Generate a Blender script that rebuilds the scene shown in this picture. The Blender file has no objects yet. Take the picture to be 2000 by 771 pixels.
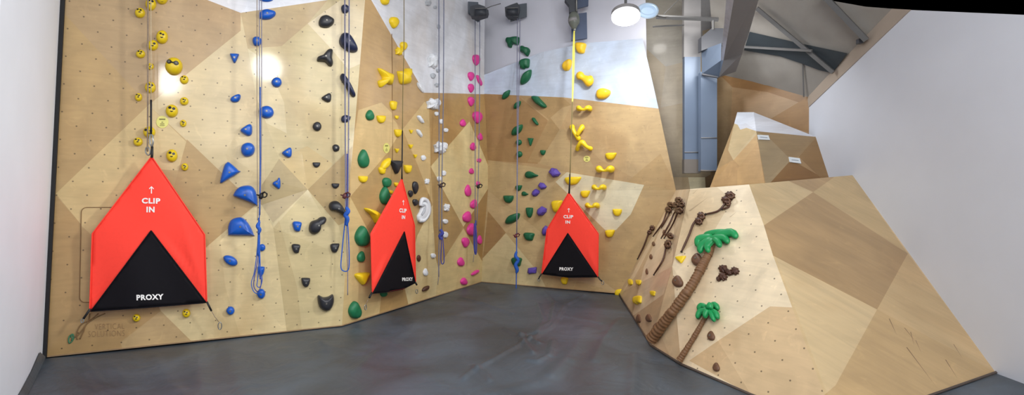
import bpy, bmesh, math, random
from mathutils import Vector, Matrix
from mathutils.geometry import delaunay_2d_cdt
from mathutils.bvhtree import BVHTree
random.seed(7)
COL = bpy.context.scene.collection
CAM = Vector((0, 0, 1.7)); F = 1000.0; CX, CY = 1000.0, 385.5

# ------------------------------------------------------------------ geometry helpers
def ray(px, py): return Vector(((px-CX)/F, 1.0, (CY-py)/F))
def at(px, py, d): return CAM + ray(px, py)*d
def ground(px, py, z=0.0):
    r = ray(px, py); return CAM + r*((z-CAM.z)/r.z)
class Plane:
    def __init__(s, p, n):
        s.p = p.copy(); s.n = n.normalized()
        if s.n.dot(CAM-s.p) < 0: s.n = -s.n
    def hit(s, px, py, off=0.0):
        r = ray(px, py); t = (s.p + s.n*off - CAM).dot(s.n)/r.dot(s.n)
        return CAM + r*t
    def moved(s, off): return Plane(s.p + s.n*off, s.n)
def plane3(a, b, c): return Plane(a, (b-a).cross(c-a))
def vplane(a, b): return Plane(a, (b-a).cross(Vector((0, 0, 1))))
def inside(x, y, poly):
    r = False; j = len(poly)-1
    for i in range(len(poly)):
        xi, yi = poly[i][0], poly[i][1]; xj, yj = poly[j][0], poly[j][1]
        if (yi > y) != (yj > y) and x < (xj-xi)*(y-yi)/(yj-yi)+xi: r = not r
        j = i
    return r
def lin(c):
    c = c/255.0
    return c/12.92 if c <= 0.04045 else ((c+0.055)/1.055)**2.4
def rgb(r, g, b): return (lin(r), lin(g), lin(b), 1.0)

# ------------------------------------------------------------------ materials
def nmat(name):
    m = bpy.data.materials.new(name); m.use_nodes = True
    nt = m.node_tree; b = nt.nodes['Principled BSDF']
    return m, nt, b
def nd(nt, typ, **kw):
    n = nt.nodes.new(typ)
    for k, v in kw.items():
        if k in n.inputs: n.inputs[k].default_value = v
        else: setattr(n, k, v)
    return n
def plain(name, c, rough=0.5, var=0.10, scale=14.0, metal=0.0, bump=0.0, spec=0.5):
    m, nt, b = nmat(name); L = nt.links
    tc = nd(nt, 'ShaderNodeTexCoord'); no = nd(nt, 'ShaderNodeTexNoise'); no.inputs['Scale'].default_value = scale
    no.inputs['Detail'].default_value = 4
    L.new(tc.outputs['Object'], no.inputs['Vector'])
    mp = nd(nt, 'ShaderNodeMapRange'); mp.inputs['From Min'].default_value = .3; mp.inputs['From Max'].default_value = .7
    mp.inputs['To Min'].default_value = 1-var; mp.inputs['To Max'].default_value = 1+var
    L.new(no.outputs['Fac'], mp.inputs['Value'])
    mx = nd(nt, 'ShaderNodeVectorMath', operation='SCALE'); mx.inputs[0].default_value = c[:3]
    L.new(mp.outputs['Result'], mx.inputs['Scale']); L.new(mx.outputs['Vector'], b.inputs['Base Color'])
    b.inputs['Roughness'].default_value = rough; b.inputs['Metallic'].default_value = metal
    b.inputs['Specular IOR Level'].default_value = spec
    if bump:
        bp = nd(nt, 'ShaderNodeBump'); bp.inputs['Strength'].default_value = bump; bp.inputs['Distance'].default_value = .01
        L.new(no.outputs['Fac'], bp.inputs['Height']); L.new(bp.outputs['Normal'], b.inputs['Normal'])
    return m
def plywood(name, dots=True, grain=1.0, rough=.42, coat=.35):
    m, nt, b = nmat(name); L = nt.links
    at_ = nd(nt, 'ShaderNodeAttribute', attribute_name='tone')
    uv = nd(nt, 'ShaderNodeUVMap', uv_map='panel')
    def noise(scale, detail, vec, sx=1, sy=1, dist=0.0):
        mp = nd(nt, 'ShaderNodeMapping'); mp.inputs['Scale'].default_value = (sx, sy, 1)
        L.new(vec, mp.inputs['Vector'])
        n = nd(nt, 'ShaderNodeTexNoise'); n.inputs['Scale'].default_value = scale; n.inputs['Detail'].default_value = detail
        n.inputs['Distortion'].default_value = dist; L.new(mp.outputs['Vector'], n.inputs['Vector']); return n.outputs['Fac']
    def rng(v, a, b_, lo, hi):
        r = nd(nt, 'ShaderNodeMapRange'); r.inputs['From Min'].default_value = a; r.inputs['From Max'].default_value = b_
        r.inputs['To Min'].default_value = lo; r.inputs['To Max'].default_value = hi; L.new(v, r.inputs['Value']); return r.outputs['Result']
    def mul(a, b_):
        x = nd(nt, 'ShaderNodeMath', operation='MULTIPLY'); L.new(a, x.inputs[0])
        if isinstance(b_, (int, float)): x.inputs[1].default_value = b_
        else: L.new(b_, x.inputs[1])
        return x.outputs[0]
    U = uv.outputs['UV']
    blot = rng(noise(1.9, 6, U, 1, 1, .9), .3, .7, 1-.15*grain, 1+.11*grain)
    fine = rng(noise(5, 6, U, .5, 3.0, 1.2), .3, .7, 1-.06*grain, 1+.05*grain)
    v = mul(blot, fine)
    fl = rng(noise(8.0, 4, U, 1, .7, 1.2), .60, .70, 1.0, 1+.09*grain)      # pale figure flecks
    v = mul(v, fl)
    stain = rng(noise(.9, 4, U, 1, .6, .5), .50, .72, 0.0, .50*grain)
    col = nd(nt, 'ShaderNodeVectorMath', operation='SCALE'); L.new(at_.outputs['Color'], col.inputs[0]); L.new(v, col.inputs['Scale'])
    mixs = nd(nt, 'ShaderNodeMix', data_type='RGBA', blend_type='MULTIPLY'); L.new(stain, mixs.inputs['Factor'])
    L.new(col.outputs['Vector'], mixs.inputs['A']); mixs.inputs['B'].default_value = (.62, .45, .27, 1)
    out = mixs.outputs['Result']
    if dots:
        # lattice of bolt holes, 0.26 m across, every second row shifted
        sep = nd(nt, 'ShaderNodeSeparateXYZ'); L.new(U, sep.inputs[0])
        su = nd(nt, 'ShaderNodeMath', operation='DIVIDE'); L.new(sep.outputs['X'], su.inputs[0]); su.inputs[1].default_value = .26
        sv = nd(nt, 'ShaderNodeMath', operation='DIVIDE'); L.new(sep.outputs['Y'], sv.inputs[0]); sv.inputs[1].default_value = .15
        fl_ = nd(nt, 'ShaderNodeMath', operation='FLOOR'); L.new(sv.outputs[0], fl_.inputs[0])
        half = mul(fl_.outputs[0], .47)
        ad = nd(nt, 'ShaderNodeMath', operation='ADD'); L.new(su.outputs[0], ad.inputs[0]); L.new(half, ad.inputs[1])
        def cell(o, k):
            f = nd(nt, 'ShaderNodeMath', operation='FRACT'); L.new(o, f.inputs[0])
            s = nd(nt, 'ShaderNodeMath', operation='SUBTRACT'); L.new(f.outputs[0], s.inputs[0]); s.inputs[1].default_value = .5
            q = mul(s.outputs[0], k); return mul(q, q)
        a = cell(ad.outputs[0], .26); c = cell(sv.outputs[0], .15)
        dd = nd(nt, 'ShaderNodeMath', operation='ADD'); L.new(a, dd.inputs[0]); L.new(c, dd.inputs[1])
        dot = rng(dd.outputs[0], .005**2, .010**2, .78, 0.0)
        dot = mul(dot, at_.outputs['Alpha'])
        md = nd(nt, 'ShaderNodeMix', data_type='RGBA'); L.new(dot, md.inputs['Factor']); L.new(out, md.inputs['A'])
        md.inputs['B'].default_value = rgb(60, 42, 28); out = md.outputs['Result']
    L.new(out, b.inputs['Base Color'])
    b.inputs['Roughness'].default_value = rough
    b.inputs['Coat Weight'].default_value = coat; b.inputs['Coat Roughness'].default_value = .085
    return m

M = {}
M['ply'] = plywood('varnished_plywood')
M['ply_far'] = plywood('plywood_far', dots=False, coat=.1)
M['slab'] = plywood('pale_plywood', grain=1.05, coat=.2)
M['paint'] = plain('white_paint', rgb(205, 207, 214), .55, .02, 2.0)
M['paint_left'] = plain('white_paint_cool', rgb(232, 237, 246), .55, .02, 2.0)
M['paint_grey'] = plain('grey_white_paint', rgb(206, 207, 217), .6, .03, 1.5)
M['paint_right'] = plain('white_paint_bluish', rgb(208, 213, 224), .55, .02, 2.0)  # one even bluish white for the right wall
M['beige'] = plain('beige_band', rgb(168, 155, 142), .6, .04, 3.0)
M['roof'] = plain('roof_panel', rgb(152, 148, 142), .7, .10, 2.5)
M['roof_dark'] = plain('dark_roof_strip', rgb(52, 60, 66), .6, .12, 3.0)
M['steel'] = plain('painted_steel', rgb(98, 98, 98), .5, .06, 6.0)
M['duct'] = plain('galvanised_duct', rgb(108, 122, 142), .40, .06, 2.0, metal=.15)
M['duct_grey'] = plain('duct_shaded', rgb(140, 138, 138), .5, .05, 2.0)  # lighting of duct faces put into the colour; also small grey parts
M['duct_dark'] = plain('duct_dark', rgb(78, 80, 86), .5, .06, 4.0)
M['duct_cap'] = plain('duct_cap', rgb(120, 112, 104), .5, .06, 4.0)
M['black'] = plain('black_foam', rgb(20, 20, 23), .7, .1)
M['edge'] = plain('dark_edge', rgb(82, 70, 62), .6, .1)
M['edge_tan'] = plain('tan_edge', rgb(150, 124, 94), .6, .1)
M['red'] = plain('red_fabric', rgb(255, 70, 56), .7, .03, 30, spec=.25)
M['navy'] = plain('black_fabric', rgb(14, 12, 18), .75, .1, 30, spec=.2)
M['print'] = plain('white_print', rgb(240, 238, 236), .6, .02)
M['strap'] = plain('black_strap', rgb(22, 22, 24), .6, .1)
M['metal'] = plain('carabiner_metal', rgb(150, 150, 146), .3, .05, metal=.6)
M['h_emoji'] = plain('smiley_yellow', rgb(214, 184, 14), .38, .06, 8)
M['h_yellow'] = plain('hold_yellow', rgb(236, 202, 30), .42, .06, 8)
M['h_amber'] = plain('hold_amber', rgb(244, 196, 40), .42, .06, 8)
M['h_blue'] = plain('hold_blue', rgb(8, 84, 180), .36, .08, 8, bump=.1)
M['h_black'] = plain('hold_black', rgb(40, 41, 46), .42, .14, 8, bump=.15)
M['h_navy'] = plain('hold_blueblack', rgb(32, 40, 70), .42, .14, 8, bump=.15)
M['h_green'] = plain('hold_green', rgb(26, 112, 72), .5, .12, 8, bump=.15)
M['h_dgreen'] = plain('hold_dark_green', rgb(14, 92, 58), .5, .12, 8, bump=.15)
M['h_pink'] = plain('hold_pink', rgb(222, 62, 150), .45, .08, 8)
M['h_purple'] = plain('hold_purple', rgb(88, 68, 158), .5, .08, 8)
M['h_white'] = plain('hold_white', rgb(226, 229, 234), .5, .05, 8, bump=.15)
M['h_grey'] = plain('hold_grey', rgb(180, 184, 190), .5, .05, 8, bump=.15)
M['h_brown'] = plain('hold_brown', rgb(106, 74, 54), .5, .16, 18, bump=.3)
M['h_dbrown'] = plain('hold_dark_brown', rgb(80, 50, 36), .5, .18, 18, bump=.3)
M['trunk'] = plain('palm_trunk', rgb(118, 84, 54), .6, .14, 20, bump=.4)
M['frond'] = plain('palm_green', rgb(24, 146, 82), .42, .08, 8)
M['ink'] = plain('face_black', rgb(24, 20, 16), .4, .02)
M['bolt'] = plain('bolt_steel', rgb(120, 118, 112), .35, .05, metal=.5)
M['rope_brown'] = plain('rope_brown', rgb(140, 122, 104), .8, .12, 60)
M['rope_pale'] = plain('rope_pale', rgb(190, 172, 140), .8, .1, 60)
M['rope_lav'] = plain('rope_lavender', rgb(120, 120, 142), .8, .12, 60)
M['rope_blue'] = plain('rope_blue', rgb(30, 88, 184), .7, .12, 60)
M['rope_dk'] = plain('rope_greyblue', rgb(112, 116, 138), .8, .12, 60)
M['rope_navy'] = plain('rope_navy', rgb(58, 66, 150), .75, .12, 60)
M['web_yellow'] = plain('yellow_webbing', rgb(228, 216, 84), .6, .06, 30)
M['web_olive'] = plain('olive_webbing', rgb(120, 108, 66), .7, .08, 30)
M['device'] = plain('belay_device', rgb(48, 52, 60), .5, .08)
M['device_olive'] = plain('device_shell', rgb(104, 108, 100), .4, .06)
M['plate'] = plain('backing_plate', rgb(62, 76, 104), .5, .06)
M['plate2'] = plain('backing_plate_grey', rgb(72, 80, 90), .5, .06)
M['tag'] = plain('pale_yellow_tag', rgb(218, 212, 120), .5, .04)
M['tag_ink'] = plain('tag_ink', rgb(112, 106, 50), .5, .04)
M['sign'] = plain('white_sign', rgb(214, 220, 224), .5, .03)
M['sign_ink'] = plain('sign_ink', rgb(130, 140, 150), .5, .03)
M['burn'] = plain('burnt_line', rgb(128, 98, 62), .7, .1)
M['burn_pale'] = plain('pale_lettering', rgb(148, 118, 82), .7, .1)
M['leafpaint'] = plain('leaf_paint', rgb(64, 118, 84), .6, .1)
# mat: wrinkled dark vinyl
m, nt, b = nmat('mat_vinyl'); L = nt.links
tc = nd(nt, 'ShaderNodeTexCoord'); n1 = nd(nt, 'ShaderNodeTexNoise'); n1.inputs['Scale'].default_value = .9; n1.inputs['Detail'].default_value = 5
n1.inputs['Distortion'].default_value = .8
L.new(tc.outputs['Object'], n1.inputs['Vector'])
cr = nd(nt, 'ShaderNodeValToRGB'); cr.color_ramp.elements[0].color = rgb(60, 66, 72); cr.color_ramp.elements[1].color = rgb(80, 92, 104)
cr.color_ramp.elements[0].position = .35; cr.color_ramp.elements[1].position = .68
L.new(n1.outputs['Fac'], cr.inputs['Fac']); L.new(cr.outputs['Color'], b.inputs['Base Color'])
n2 = nd(nt, 'ShaderNodeTexNoise'); n2.inputs['Scale'].default_value = 2.2; n2.inputs['Detail'].default_value = 3; n2.inputs['Distortion'].default_value = 1.5
L.new(tc.outputs['Object'], n2.inputs['Vector'])
bp = nd(nt, 'ShaderNodeBump'); bp.inputs['Strength'].default_value = .35; bp.inputs['Distance'].default_value = .05
L.new(n2.outputs['Fac'], bp.inputs['Height']); L.new(bp.outputs['Normal'], b.inputs['Normal'])
b.inputs['Roughness'].default_value = .46
M['mat'] = m
def glow(name, c, s):
    m, nt, b = nmat(name); b.inputs['Base Color'].default_value = (.8, .8, .8, 1)
    b.inputs['Emission Color'].default_value = c; b.inputs['Emission Strength'].default_value = s; return m
M['lamp'] = glow('lamp_led', (.93, .97, 1, 1), 14.0)
m, nt, b = nmat('ghost_glass'); b.inputs['Base Color'].default_value = rgb(176, 200, 222); b.inputs['Roughness'].default_value = .15  # glowing glass for the ghost image of the lamp
b.inputs['Transmission Weight'].default_value = .35; b.inputs['Emission Color'].default_value = (.7, .85, 1, 1); b.inputs['Emission Strength'].default_value = .25
M['ghostglass'] = m

# ------------------------------------------------------------------ object helpers
def mesh_obj(name, verts, faces, mat, parent=None, smooth=False, loc=None):
    """verts are world points; the object's origin goes to loc (or the parent's origin)"""
    base = parent_loc(parent) if parent else (loc.copy() if loc else Vector((0, 0, 0)))
    me = bpy.data.meshes.new(name); me.from_pydata([tuple(Vector(v)-base) for v in verts], [], faces); me.validate()
    if mat: me.materials.append(mat)
    if smooth:
        for p in me.polygons: p.use_smooth = True
    o = bpy.data.objects.new(name, me); COL.objects.link(o)
    if parent: o.parent = parent
    elif loc is not None: o.location = base
    return o
def parent_loc(o):
    v = Vector((0, 0, 0))
    while o is not None: v = v + o.location; o = o.parent
    return v
def empty(name, loc):
    o = bpy.data.objects.new(name, None); COL.objects.link(o); o.location = loc; o.empty_display_size = .1; return o
def tag(o, label, cat, group=None):
    o['label'] = label; o['category'] = cat
    if group: o['group'] = group
    return o
def struct(o): o['kind'] = 'structure'; return o
def tube_geo(pts, radii, n=8, cap=True):
    pts = [Vector(p) for p in pts]
    if not isinstance(radii, (list, tuple)): radii = [radii]*len(pts)
    V, Fc = [], []; up = None
    for i, p in enumerate(pts):
        t = (pts[min(i+1, len(pts)-1)] - pts[max(i-1, 0)])
        if t.length < 1e-9: t = Vector((0, 0, 1))
        t.normalize()
        if up is None:
            up = Vector((0, -1, 0)) if abs(t.y) < .9 else Vector((0, 0, 1))
        a = t.cross(up)
        if a.length < 1e-6: a = t.cross(Vector((1, 0, 0)))
        a.normalize(); up = a.cross(t).normalized()
        for k in range(n):
            an = 2*math.pi*k/n; V.append(p + (a*math.cos(an) + up*math.sin(an))*radii[i])
    for i in range(len(pts)-1):
        for k in range(n):
            Fc.append((i*n+k, i*n+(k+1) % n, (i+1)*n+(k+1) % n, (i+1)*n+k))
    if cap:
        Fc.append(tuple(range(n-1, -1, -1))); Fc.append(tuple((len(pts)-1)*n+k for k in range(n)))
    return V, Fc
def smooth_path(pts, sub=4, closed=False):
    pts = [Vector(p) for p in pts]; out = []; n = len(pts)
    rngs = range(n) if closed else range(n-1)
    for i in rngs:
        if closed: p0, p1, p2, p3 = pts[i-1], pts[i], pts[(i+1) % n], pts[(i+2) % n]
        else: p0, p1, p2, p3 = pts[max(i-1, 0)], pts[i], pts[i+1], pts[min(i+2, n-1)]
        for s in range(sub):
            t = s/sub
            out.append(.5*((2*p1)+(p2-p0)*t+(2*p0-5*p1+4*p2-p3)*t*t+(3*p1-p0-3*p2+p3)*t**3))
    if not closed: out.append(pts[-1])
    return out
def tube(name, pts, r, mat, parent=None, n=8, loc=None, sub=0):
    if sub:
        if isinstance(r, (list, tuple)):
            rr = [Vector((x, 0, 0)) for x in r]; r = [max(v.x, 1e-4) for v in smooth_path(rr, sub)]
        pts = smooth_path(pts, sub)
    V, Fc = tube_geo(pts, r, n)
    return mesh_obj(name, V, Fc, mat, parent, True, loc)
def join(*geos):
    V, Fc = [], []
    for v, f in geos:
        o = len(V); V += list(v); Fc += [tuple(i+o for i in q) for q in f]
    return V, Fc
def box_geo(c, ax, ay, az):
    """box from centre and three half-axis vectors"""
    V = [c+ax*i+ay*j+az*k for i in (-1, 1) for j in (-1, 1) for k in (-1, 1)]
    return V, [(0, 1, 3, 2), (4, 6, 7, 5), (0, 4, 5, 1), (2, 3, 7, 6), (0, 2, 6, 4), (1, 5, 7, 3)]
def prism_geo(front, back):
    n = len(front); V = list(front)+list(back)
    Fc = [tuple(range(n)), tuple(range(2*n-1, n-1, -1))]+[(i, i+n, (i+1) % n+n, (i+1) % n) for i in range(n)]
    return V, Fc

# ------------------------------------------------------------------ panelled surfaces
WALLS = []      # (verts, faces) for ray casts
class Surface:
    def __init__(s, name, ctrl, edges, boundary, default, tones, mat, frame, kind='structure', parent=None, loc=None, kcon=1.25, ksat=1.12, ktint=(.945, .94, .885)):
        """ctrl: [(px,py,Vector)], edges: creases, boundary: pixel outline of the panel, tones: [(outline, colour, holes)]"""
        # coarse facets
        vs, es, fs, *_ = delaunay_2d_cdt([Vector((c[0], c[1])) for c in ctrl], edges, [], 0, 1e-5)
        s.tris = []
        def P3(v):
            return min(ctrl, key=lambda c: (c[0]-v.x)**2+(c[1]-v.y)**2)[2]
        for f in fs:
            a = [vs[i] for i in f]
            p = [P3(v) for v in a]
            if (p[1]-p[0]).cross(p[2]-p[0]).length < 1e-7: continue
            s.tris.append(([(v.x, v.y) for v in a], plane3(*p)))
        s.boundary = boundary
        pts, edg = [], []
        def add(poly, closed=True):
            i0 = len(pts)
            for q in poly: pts.append(Vector((q[0], q[1])))
            n = len(poly)
            for i in range(n if closed else n-1): edg.append((i0+i, i0+(i+1) % n))
        add(boundary)
        for t in tones: add(t[0])
        for e in es: 
            i0 = len(pts); pts.append(vs[e[0]].copy()); pts.append(vs[e[1]].copy()); edg.append((i0, i0+1))
        V2, E2, F2, *_ = delaunay_2d_cdt(pts, edg, [], 0, 1e-3)
        V3 = [s.p3(v.x, v.y) for v in V2]
        faces, cols = [], []
        for f in F2:
            cx = sum(V2[i].x for i in f)/len(f); cy = sum(V2[i].y for i in f)/len(f)
            if not inside(cx, cy, boundary): continue
            c, h = default
            for t in tones:
                if inside(cx, cy, t[0]): c, h = t[1], t[2]
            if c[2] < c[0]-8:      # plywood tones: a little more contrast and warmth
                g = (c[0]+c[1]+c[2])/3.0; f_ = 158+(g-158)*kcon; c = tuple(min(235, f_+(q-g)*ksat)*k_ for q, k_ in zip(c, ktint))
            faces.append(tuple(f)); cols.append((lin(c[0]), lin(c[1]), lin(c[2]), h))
        used = sorted({i for f in faces for i in f}); mp = {i: k for k, i in enumerate(used)}
        verts = [V3[i] for i in used]; faces = [tuple(mp[i] for i in f) for f in faces]
        # orientation toward camera
        ff = []
        for f in faces:
            a, b_, c_ = (verts[i] for i in f[:3]); n = (b_-a).cross(c_-a)
            ff.append(f if n.dot(CAM-a) > 0 else tuple(reversed(f)))
        o = mesh_obj(name, verts, ff, mat, parent, False, loc)
        me = o.data
        ca = me.color_attributes.new('tone', 'FLOAT_COLOR', 'CORNER'); uv = me.uv_layers.new(name='panel')
        O, U, W = frame
        base = parent_loc(o)
        for p in me.polygons:
            for li in p.loop_indices:
                ca.data[li].color = cols[p.index]
                q = me.vertices[me.loops[li].vertex_index].co + base - O
                uv.data[li].uv = (q.dot(U), q.dot(W))
        if kind: o['kind'] = kind
        s.o = o; WALLS.append((verts, ff))
    def p3(s, px, py):
        best, bd = None, 1e9
        for a, pl in s.tris:
            d = 0
            for i in range(3):
                x0, y0 = a[i]; x1, y1 = a[(i+1) % 3]; x2, y2 = a[(i+2) % 3]
                L_ = math.hypot(x1-x0, y1-y0) or 1
                c = ((x1-x0)*(py-y0)-(y1-y0)*(px-x0))/L_
                o_ = ((x1-x0)*(y2-y0)-(y1-y0)*(x2-x0))/L_
                if c*o_ < 0: d = max(d, abs(c))
            if d < bd: bd, best = d, pl
        return best.hit(px, py)

def frame_of(pl, O):
    U = Vector((0, 0, 1)).cross(pl.n); U = U.normalized() if U.length > .1 else Vector((1, 0, 0))
    return (O, U, pl.n.cross(U).normalized())

# ---- left climbing wall: near section ------------------------------------------------
A0 = ground(90, 697); A1 = ground(560, 648); A2 = ground(668, 636); C0 = ground(940, 550.5)
PL1 = vplane(A0, A2)
def c1(px, py, off=0.0): return (px, py, PL1.hit(px, py, off))
ctrl = [c1(129, -60), c1(90, 697), c1(560, 648), c1(668, 636), c1(721, -60), c1(703, 125), c1(691, 270), c1(684, 340), c1(676, 500),
        c1(713, 0), c1(470, 25, .0), c1(483, 91, .0), c1(500, 187, .0), c1(519, 350, .03), c1(511, 361, .02), c1(511, 400, .02), c1(534, 445, .05), c1(468, -60, .0), c1(440, 300, 0), c1(430, 500, 0), c1(590, 300, 0),
        c1(461, 364, .0), c1(290, 205, .0), c1(601, 46, .0), c1(601, 370, .0), c1(340, 671, 0)]
PINK_ = 0
TAN = (188, 160, 122); 
L1B = [(129, -60), (90, 697), (340, 671), (560, 648), (668, 636), (676, 500), (684, 340), (691, 270), (703, 125), (713, 0), (721, -60)]
L1T = [  # wood tones, with the shading of tilted facets painted in
 ([(124, -60), (124, 25), (290, 205), (470, 60), (470, 25), (408, 0), (330, -60)], (186, 160, 128), 1),
 ([(124, 25), (290, 205), (108, 380), (90, 380), (90, 25)], (190, 162, 122), 1),
 ([(290, 205), (109, 378), (160, 440), (295, 560), (296, 300)], (208, 184, 142), 1),
 ([(290, 205), (461, 364), (401, 484), (295, 560), (296, 300)], (192, 166, 126), 1),
 ([(290, 205), (470, 60), (470, 25), (483, 91), (500, 187), (519, 350), (511, 361), (505, 395), (461, 364)], (208, 190, 158), 1),
 ([(290, 205), (296, 300), (300, 330), (390, 335), (365, 278)], (208, 186, 148), 1),
 ([(365, 272), (461, 364), (505, 395), (401, 484), (330, 400)], (188, 160, 120), 1),
 ([(108, 380), (160, 440), (295, 560), (314, 607), (235, 668), (242, 690), (80, 705), (80, 420)], (184, 154, 114), 1),
 ([(314, 607), (236, 670), (242, 690), (380, 675)], (192, 166, 130), 1),
 ([(295, 560), (314, 607), (380, 672), (560, 648), (534, 445), (505, 395), (401, 484)], (212, 194, 158), 1),
 ([(505, 395), (511, 400), (534, 445), (560, 648), (470, 660), (440, 560), (430, 470)], (220, 202, 166), 1),
 ([(470, 25), (483, 91), (500, 187), (519, 350), (511, 361), (511, 400), (534, 445), (560, 648), (668, 636), (676, 500), (684, 340), (691, 270), (703, 125), (713, 0), (640, 0)], (198, 182, 146), 1),
 ([(470, 25), (640, 0), (601, 46), (550, 90), (520, 130), (484, 95)], (192, 170, 136), 1),
 ([(601, 46), (665, 0), (713, 0), (703, 125), (680, 135), (645, 93)], (216, 202, 176), 1),
 ([(500, 187), (484, 95), (550, 90), (601, 46), (645, 93), (680, 135), (703, 125), (691, 280), (650, 320), (601, 370), (545, 310)], (203, 187, 150), 1),
 ([(484, 95), (520, 120), (555, 200), (560, 260), (520, 240), (500, 187)], (214, 200, 168), 1),
 ([(519, 350), (545, 310), (601, 370), (533, 435), (511, 400), (511, 361)], (182, 164, 130), 1),
 ([(545, 310), (601, 370), (650, 320), (600, 285)], (204, 182, 140), 1),
 ([(601, 370), (688, 286), (684, 340), (680, 432), (661, 440)], (184, 160, 120), 1),
 ([(601, 370), (533, 438), (560, 648), (668, 636), (676, 500), (661, 440)], (206, 190, 154), 1),
 ([(534, 445), (545, 430), (580, 560), (590, 646), (560, 648)], (198, 180, 144), 1),
 ([(390, -60), (405, 0), (470, 25), (640, 0), (690, -60)], (222, 224, 230), 0),
]
S_L1 = Surface('wall_left', ctrl, [(10, 11), (11, 12), (12, 13), (13, 14), (14, 15), (15, 16), (16, 2), (17, 10)], L1B, ((190, 164, 126), 1), L1T, M['ply'], frame_of(PL1, A0))
# ---- left climbing wall: far section --------------------------------------------------
T2 = PL1.hit(713, 0)
PL2 = plane3(A2, C0, T2)
def c2(px, py, off=0.0): return (px, py, PL2.hit(px, py, off))
chain2 = [(668, 636), (676, 500), (684, 340), (691, 270), (703, 125), (713, 0), (721, -60)]
corner = [(940.5, 550.5), (943, 490), (953, 372), (953, 320), (946, 183), (946, 100), (948, -60)]
ctrl = [(a, b_, PL1.hit(a, b_)) for a, b_ in chain2] + [c2(*q) for q in corner] + [c2(844, 399, .02), c2(786, 253, .02), c2(905, 443, .0), c2(845, 590, 0)]
L2B = chain2 + list(reversed(corner))
L2T = [
 ([(713, -10), (725, 0), (790, 113), (829, 181), (829, 199), (780, 262), (757, 298), (700, 230), (703, 125)], (196, 166, 128), 0),
 ([(691, 270), (700, 215), (745, 200), (770, 225), (782, 262), (757, 298), (684, 384), (684, 340)], (212, 186, 144), 0),
 ([(765, 120), (790, 113), (829, 181), (829, 199), (786, 253), (766, 230)], (190, 160, 122), 0),
 ([(829, 181), (946, 183), (953, 320), (953, 372), (917, 237), (841, 325), (836, 200), (829, 199)], (188, 156, 112), 0),
 ([(829, 199), (838, 200), (841, 325), (845, 399), (815, 320), (786, 253)], (208, 182, 140), 0),
 ([(782, 258), (757, 298), (684, 384), (735, 480), (790, 560), (815, 460), (845, 399), (815, 335)], (186, 158, 116), 0),
 ([(684, 384), (735, 480), (745, 575), (745, 618), (660, 640), (676, 500)], (212, 188, 144), 0),
 ([(745, 575), (800, 565), (800, 600), (740, 620)], (186, 156, 112), 0),  # shadow under the middle gate, painted into the wood tone
 ([(845, 399), (815, 460), (790, 560), (800, 605), (852, 580), (856, 523), (846, 440)], (218, 202, 164), 0),
 ([(841, 325), (905, 443), (856, 523), (850, 500), (845, 399)], (184, 156, 114), 0),
 ([(917, 237), (841, 325), (905, 443), (954, 367), (954, 325), (944, 300)], (220, 202, 162), 0),
 ([(905, 443), (954, 367), (944, 505), (942, 512)], (174, 142, 98), 0),
 ([(905, 446), (856, 523), (850, 590), (941, 552), (943, 512)], (212, 192, 150), 0),
 ([(721, -70), (725, 0), (790, 113), (829, 181), (880, 182), (948, 184), (949, -70)], (222, 224, 230), 0),
]
S_L2 = Surface('wall_left.001', ctrl, [(i, i+1) for i in range(6)]+[(7+i, 8+i) for i in range(6)], L2B, ((190, 160, 118), 0), L2T, M['ply'], frame_of(PL2, A2))
# ---- back climbing wall ---------------------------------------------------------------
B1 = ground(1209, 573)
PB = vplane(C0, B1)
def cb(px, py, off=0.0): return (px, py, PB.hit(px, py, off))
ctrl = [c2(*q) for q in corner[:6]] + [cb(1209, 573), cb(1320, 371, 0.05), cb(1286, 211, .16), cb(1255, 75, .30), cb(1145, 84, .25), cb(1060, 101, .2), (946, 146, PL2.hit(946, 146))]
BB = corner[:5] + [(946, 146), (1060, 101), (1145, 84), (1255, 75), (1286, 211), (1320, 371), (1209, 573)]
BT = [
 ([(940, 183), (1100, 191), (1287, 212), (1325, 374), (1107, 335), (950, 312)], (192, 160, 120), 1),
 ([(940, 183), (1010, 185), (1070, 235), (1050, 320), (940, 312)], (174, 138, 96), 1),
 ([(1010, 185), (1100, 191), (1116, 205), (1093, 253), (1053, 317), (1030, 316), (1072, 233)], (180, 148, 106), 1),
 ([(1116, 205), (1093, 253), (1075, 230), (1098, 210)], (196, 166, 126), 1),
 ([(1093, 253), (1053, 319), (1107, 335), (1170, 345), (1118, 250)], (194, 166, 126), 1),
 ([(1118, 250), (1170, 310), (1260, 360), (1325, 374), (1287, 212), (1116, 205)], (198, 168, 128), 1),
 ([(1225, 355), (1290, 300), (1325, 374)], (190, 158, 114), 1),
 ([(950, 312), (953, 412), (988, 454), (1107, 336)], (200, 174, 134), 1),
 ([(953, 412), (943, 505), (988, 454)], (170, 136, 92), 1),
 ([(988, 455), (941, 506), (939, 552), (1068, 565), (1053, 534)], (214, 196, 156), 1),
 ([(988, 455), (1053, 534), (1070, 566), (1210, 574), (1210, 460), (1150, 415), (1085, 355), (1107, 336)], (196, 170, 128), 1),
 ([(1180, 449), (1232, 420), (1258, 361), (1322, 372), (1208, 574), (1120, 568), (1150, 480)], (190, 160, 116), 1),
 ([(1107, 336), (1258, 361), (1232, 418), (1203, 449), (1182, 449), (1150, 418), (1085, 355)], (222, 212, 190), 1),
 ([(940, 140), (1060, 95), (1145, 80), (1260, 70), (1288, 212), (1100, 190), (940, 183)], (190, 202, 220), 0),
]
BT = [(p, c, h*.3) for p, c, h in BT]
S_B = Surface('wall_back', ctrl, [(i, i+1) for i in range(5)]+[(3, 7)], BB, ((194, 166, 124), .3), BT, M['ply'], frame_of(PB, C0), kcon=1.05, ksat=.98)
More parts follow.
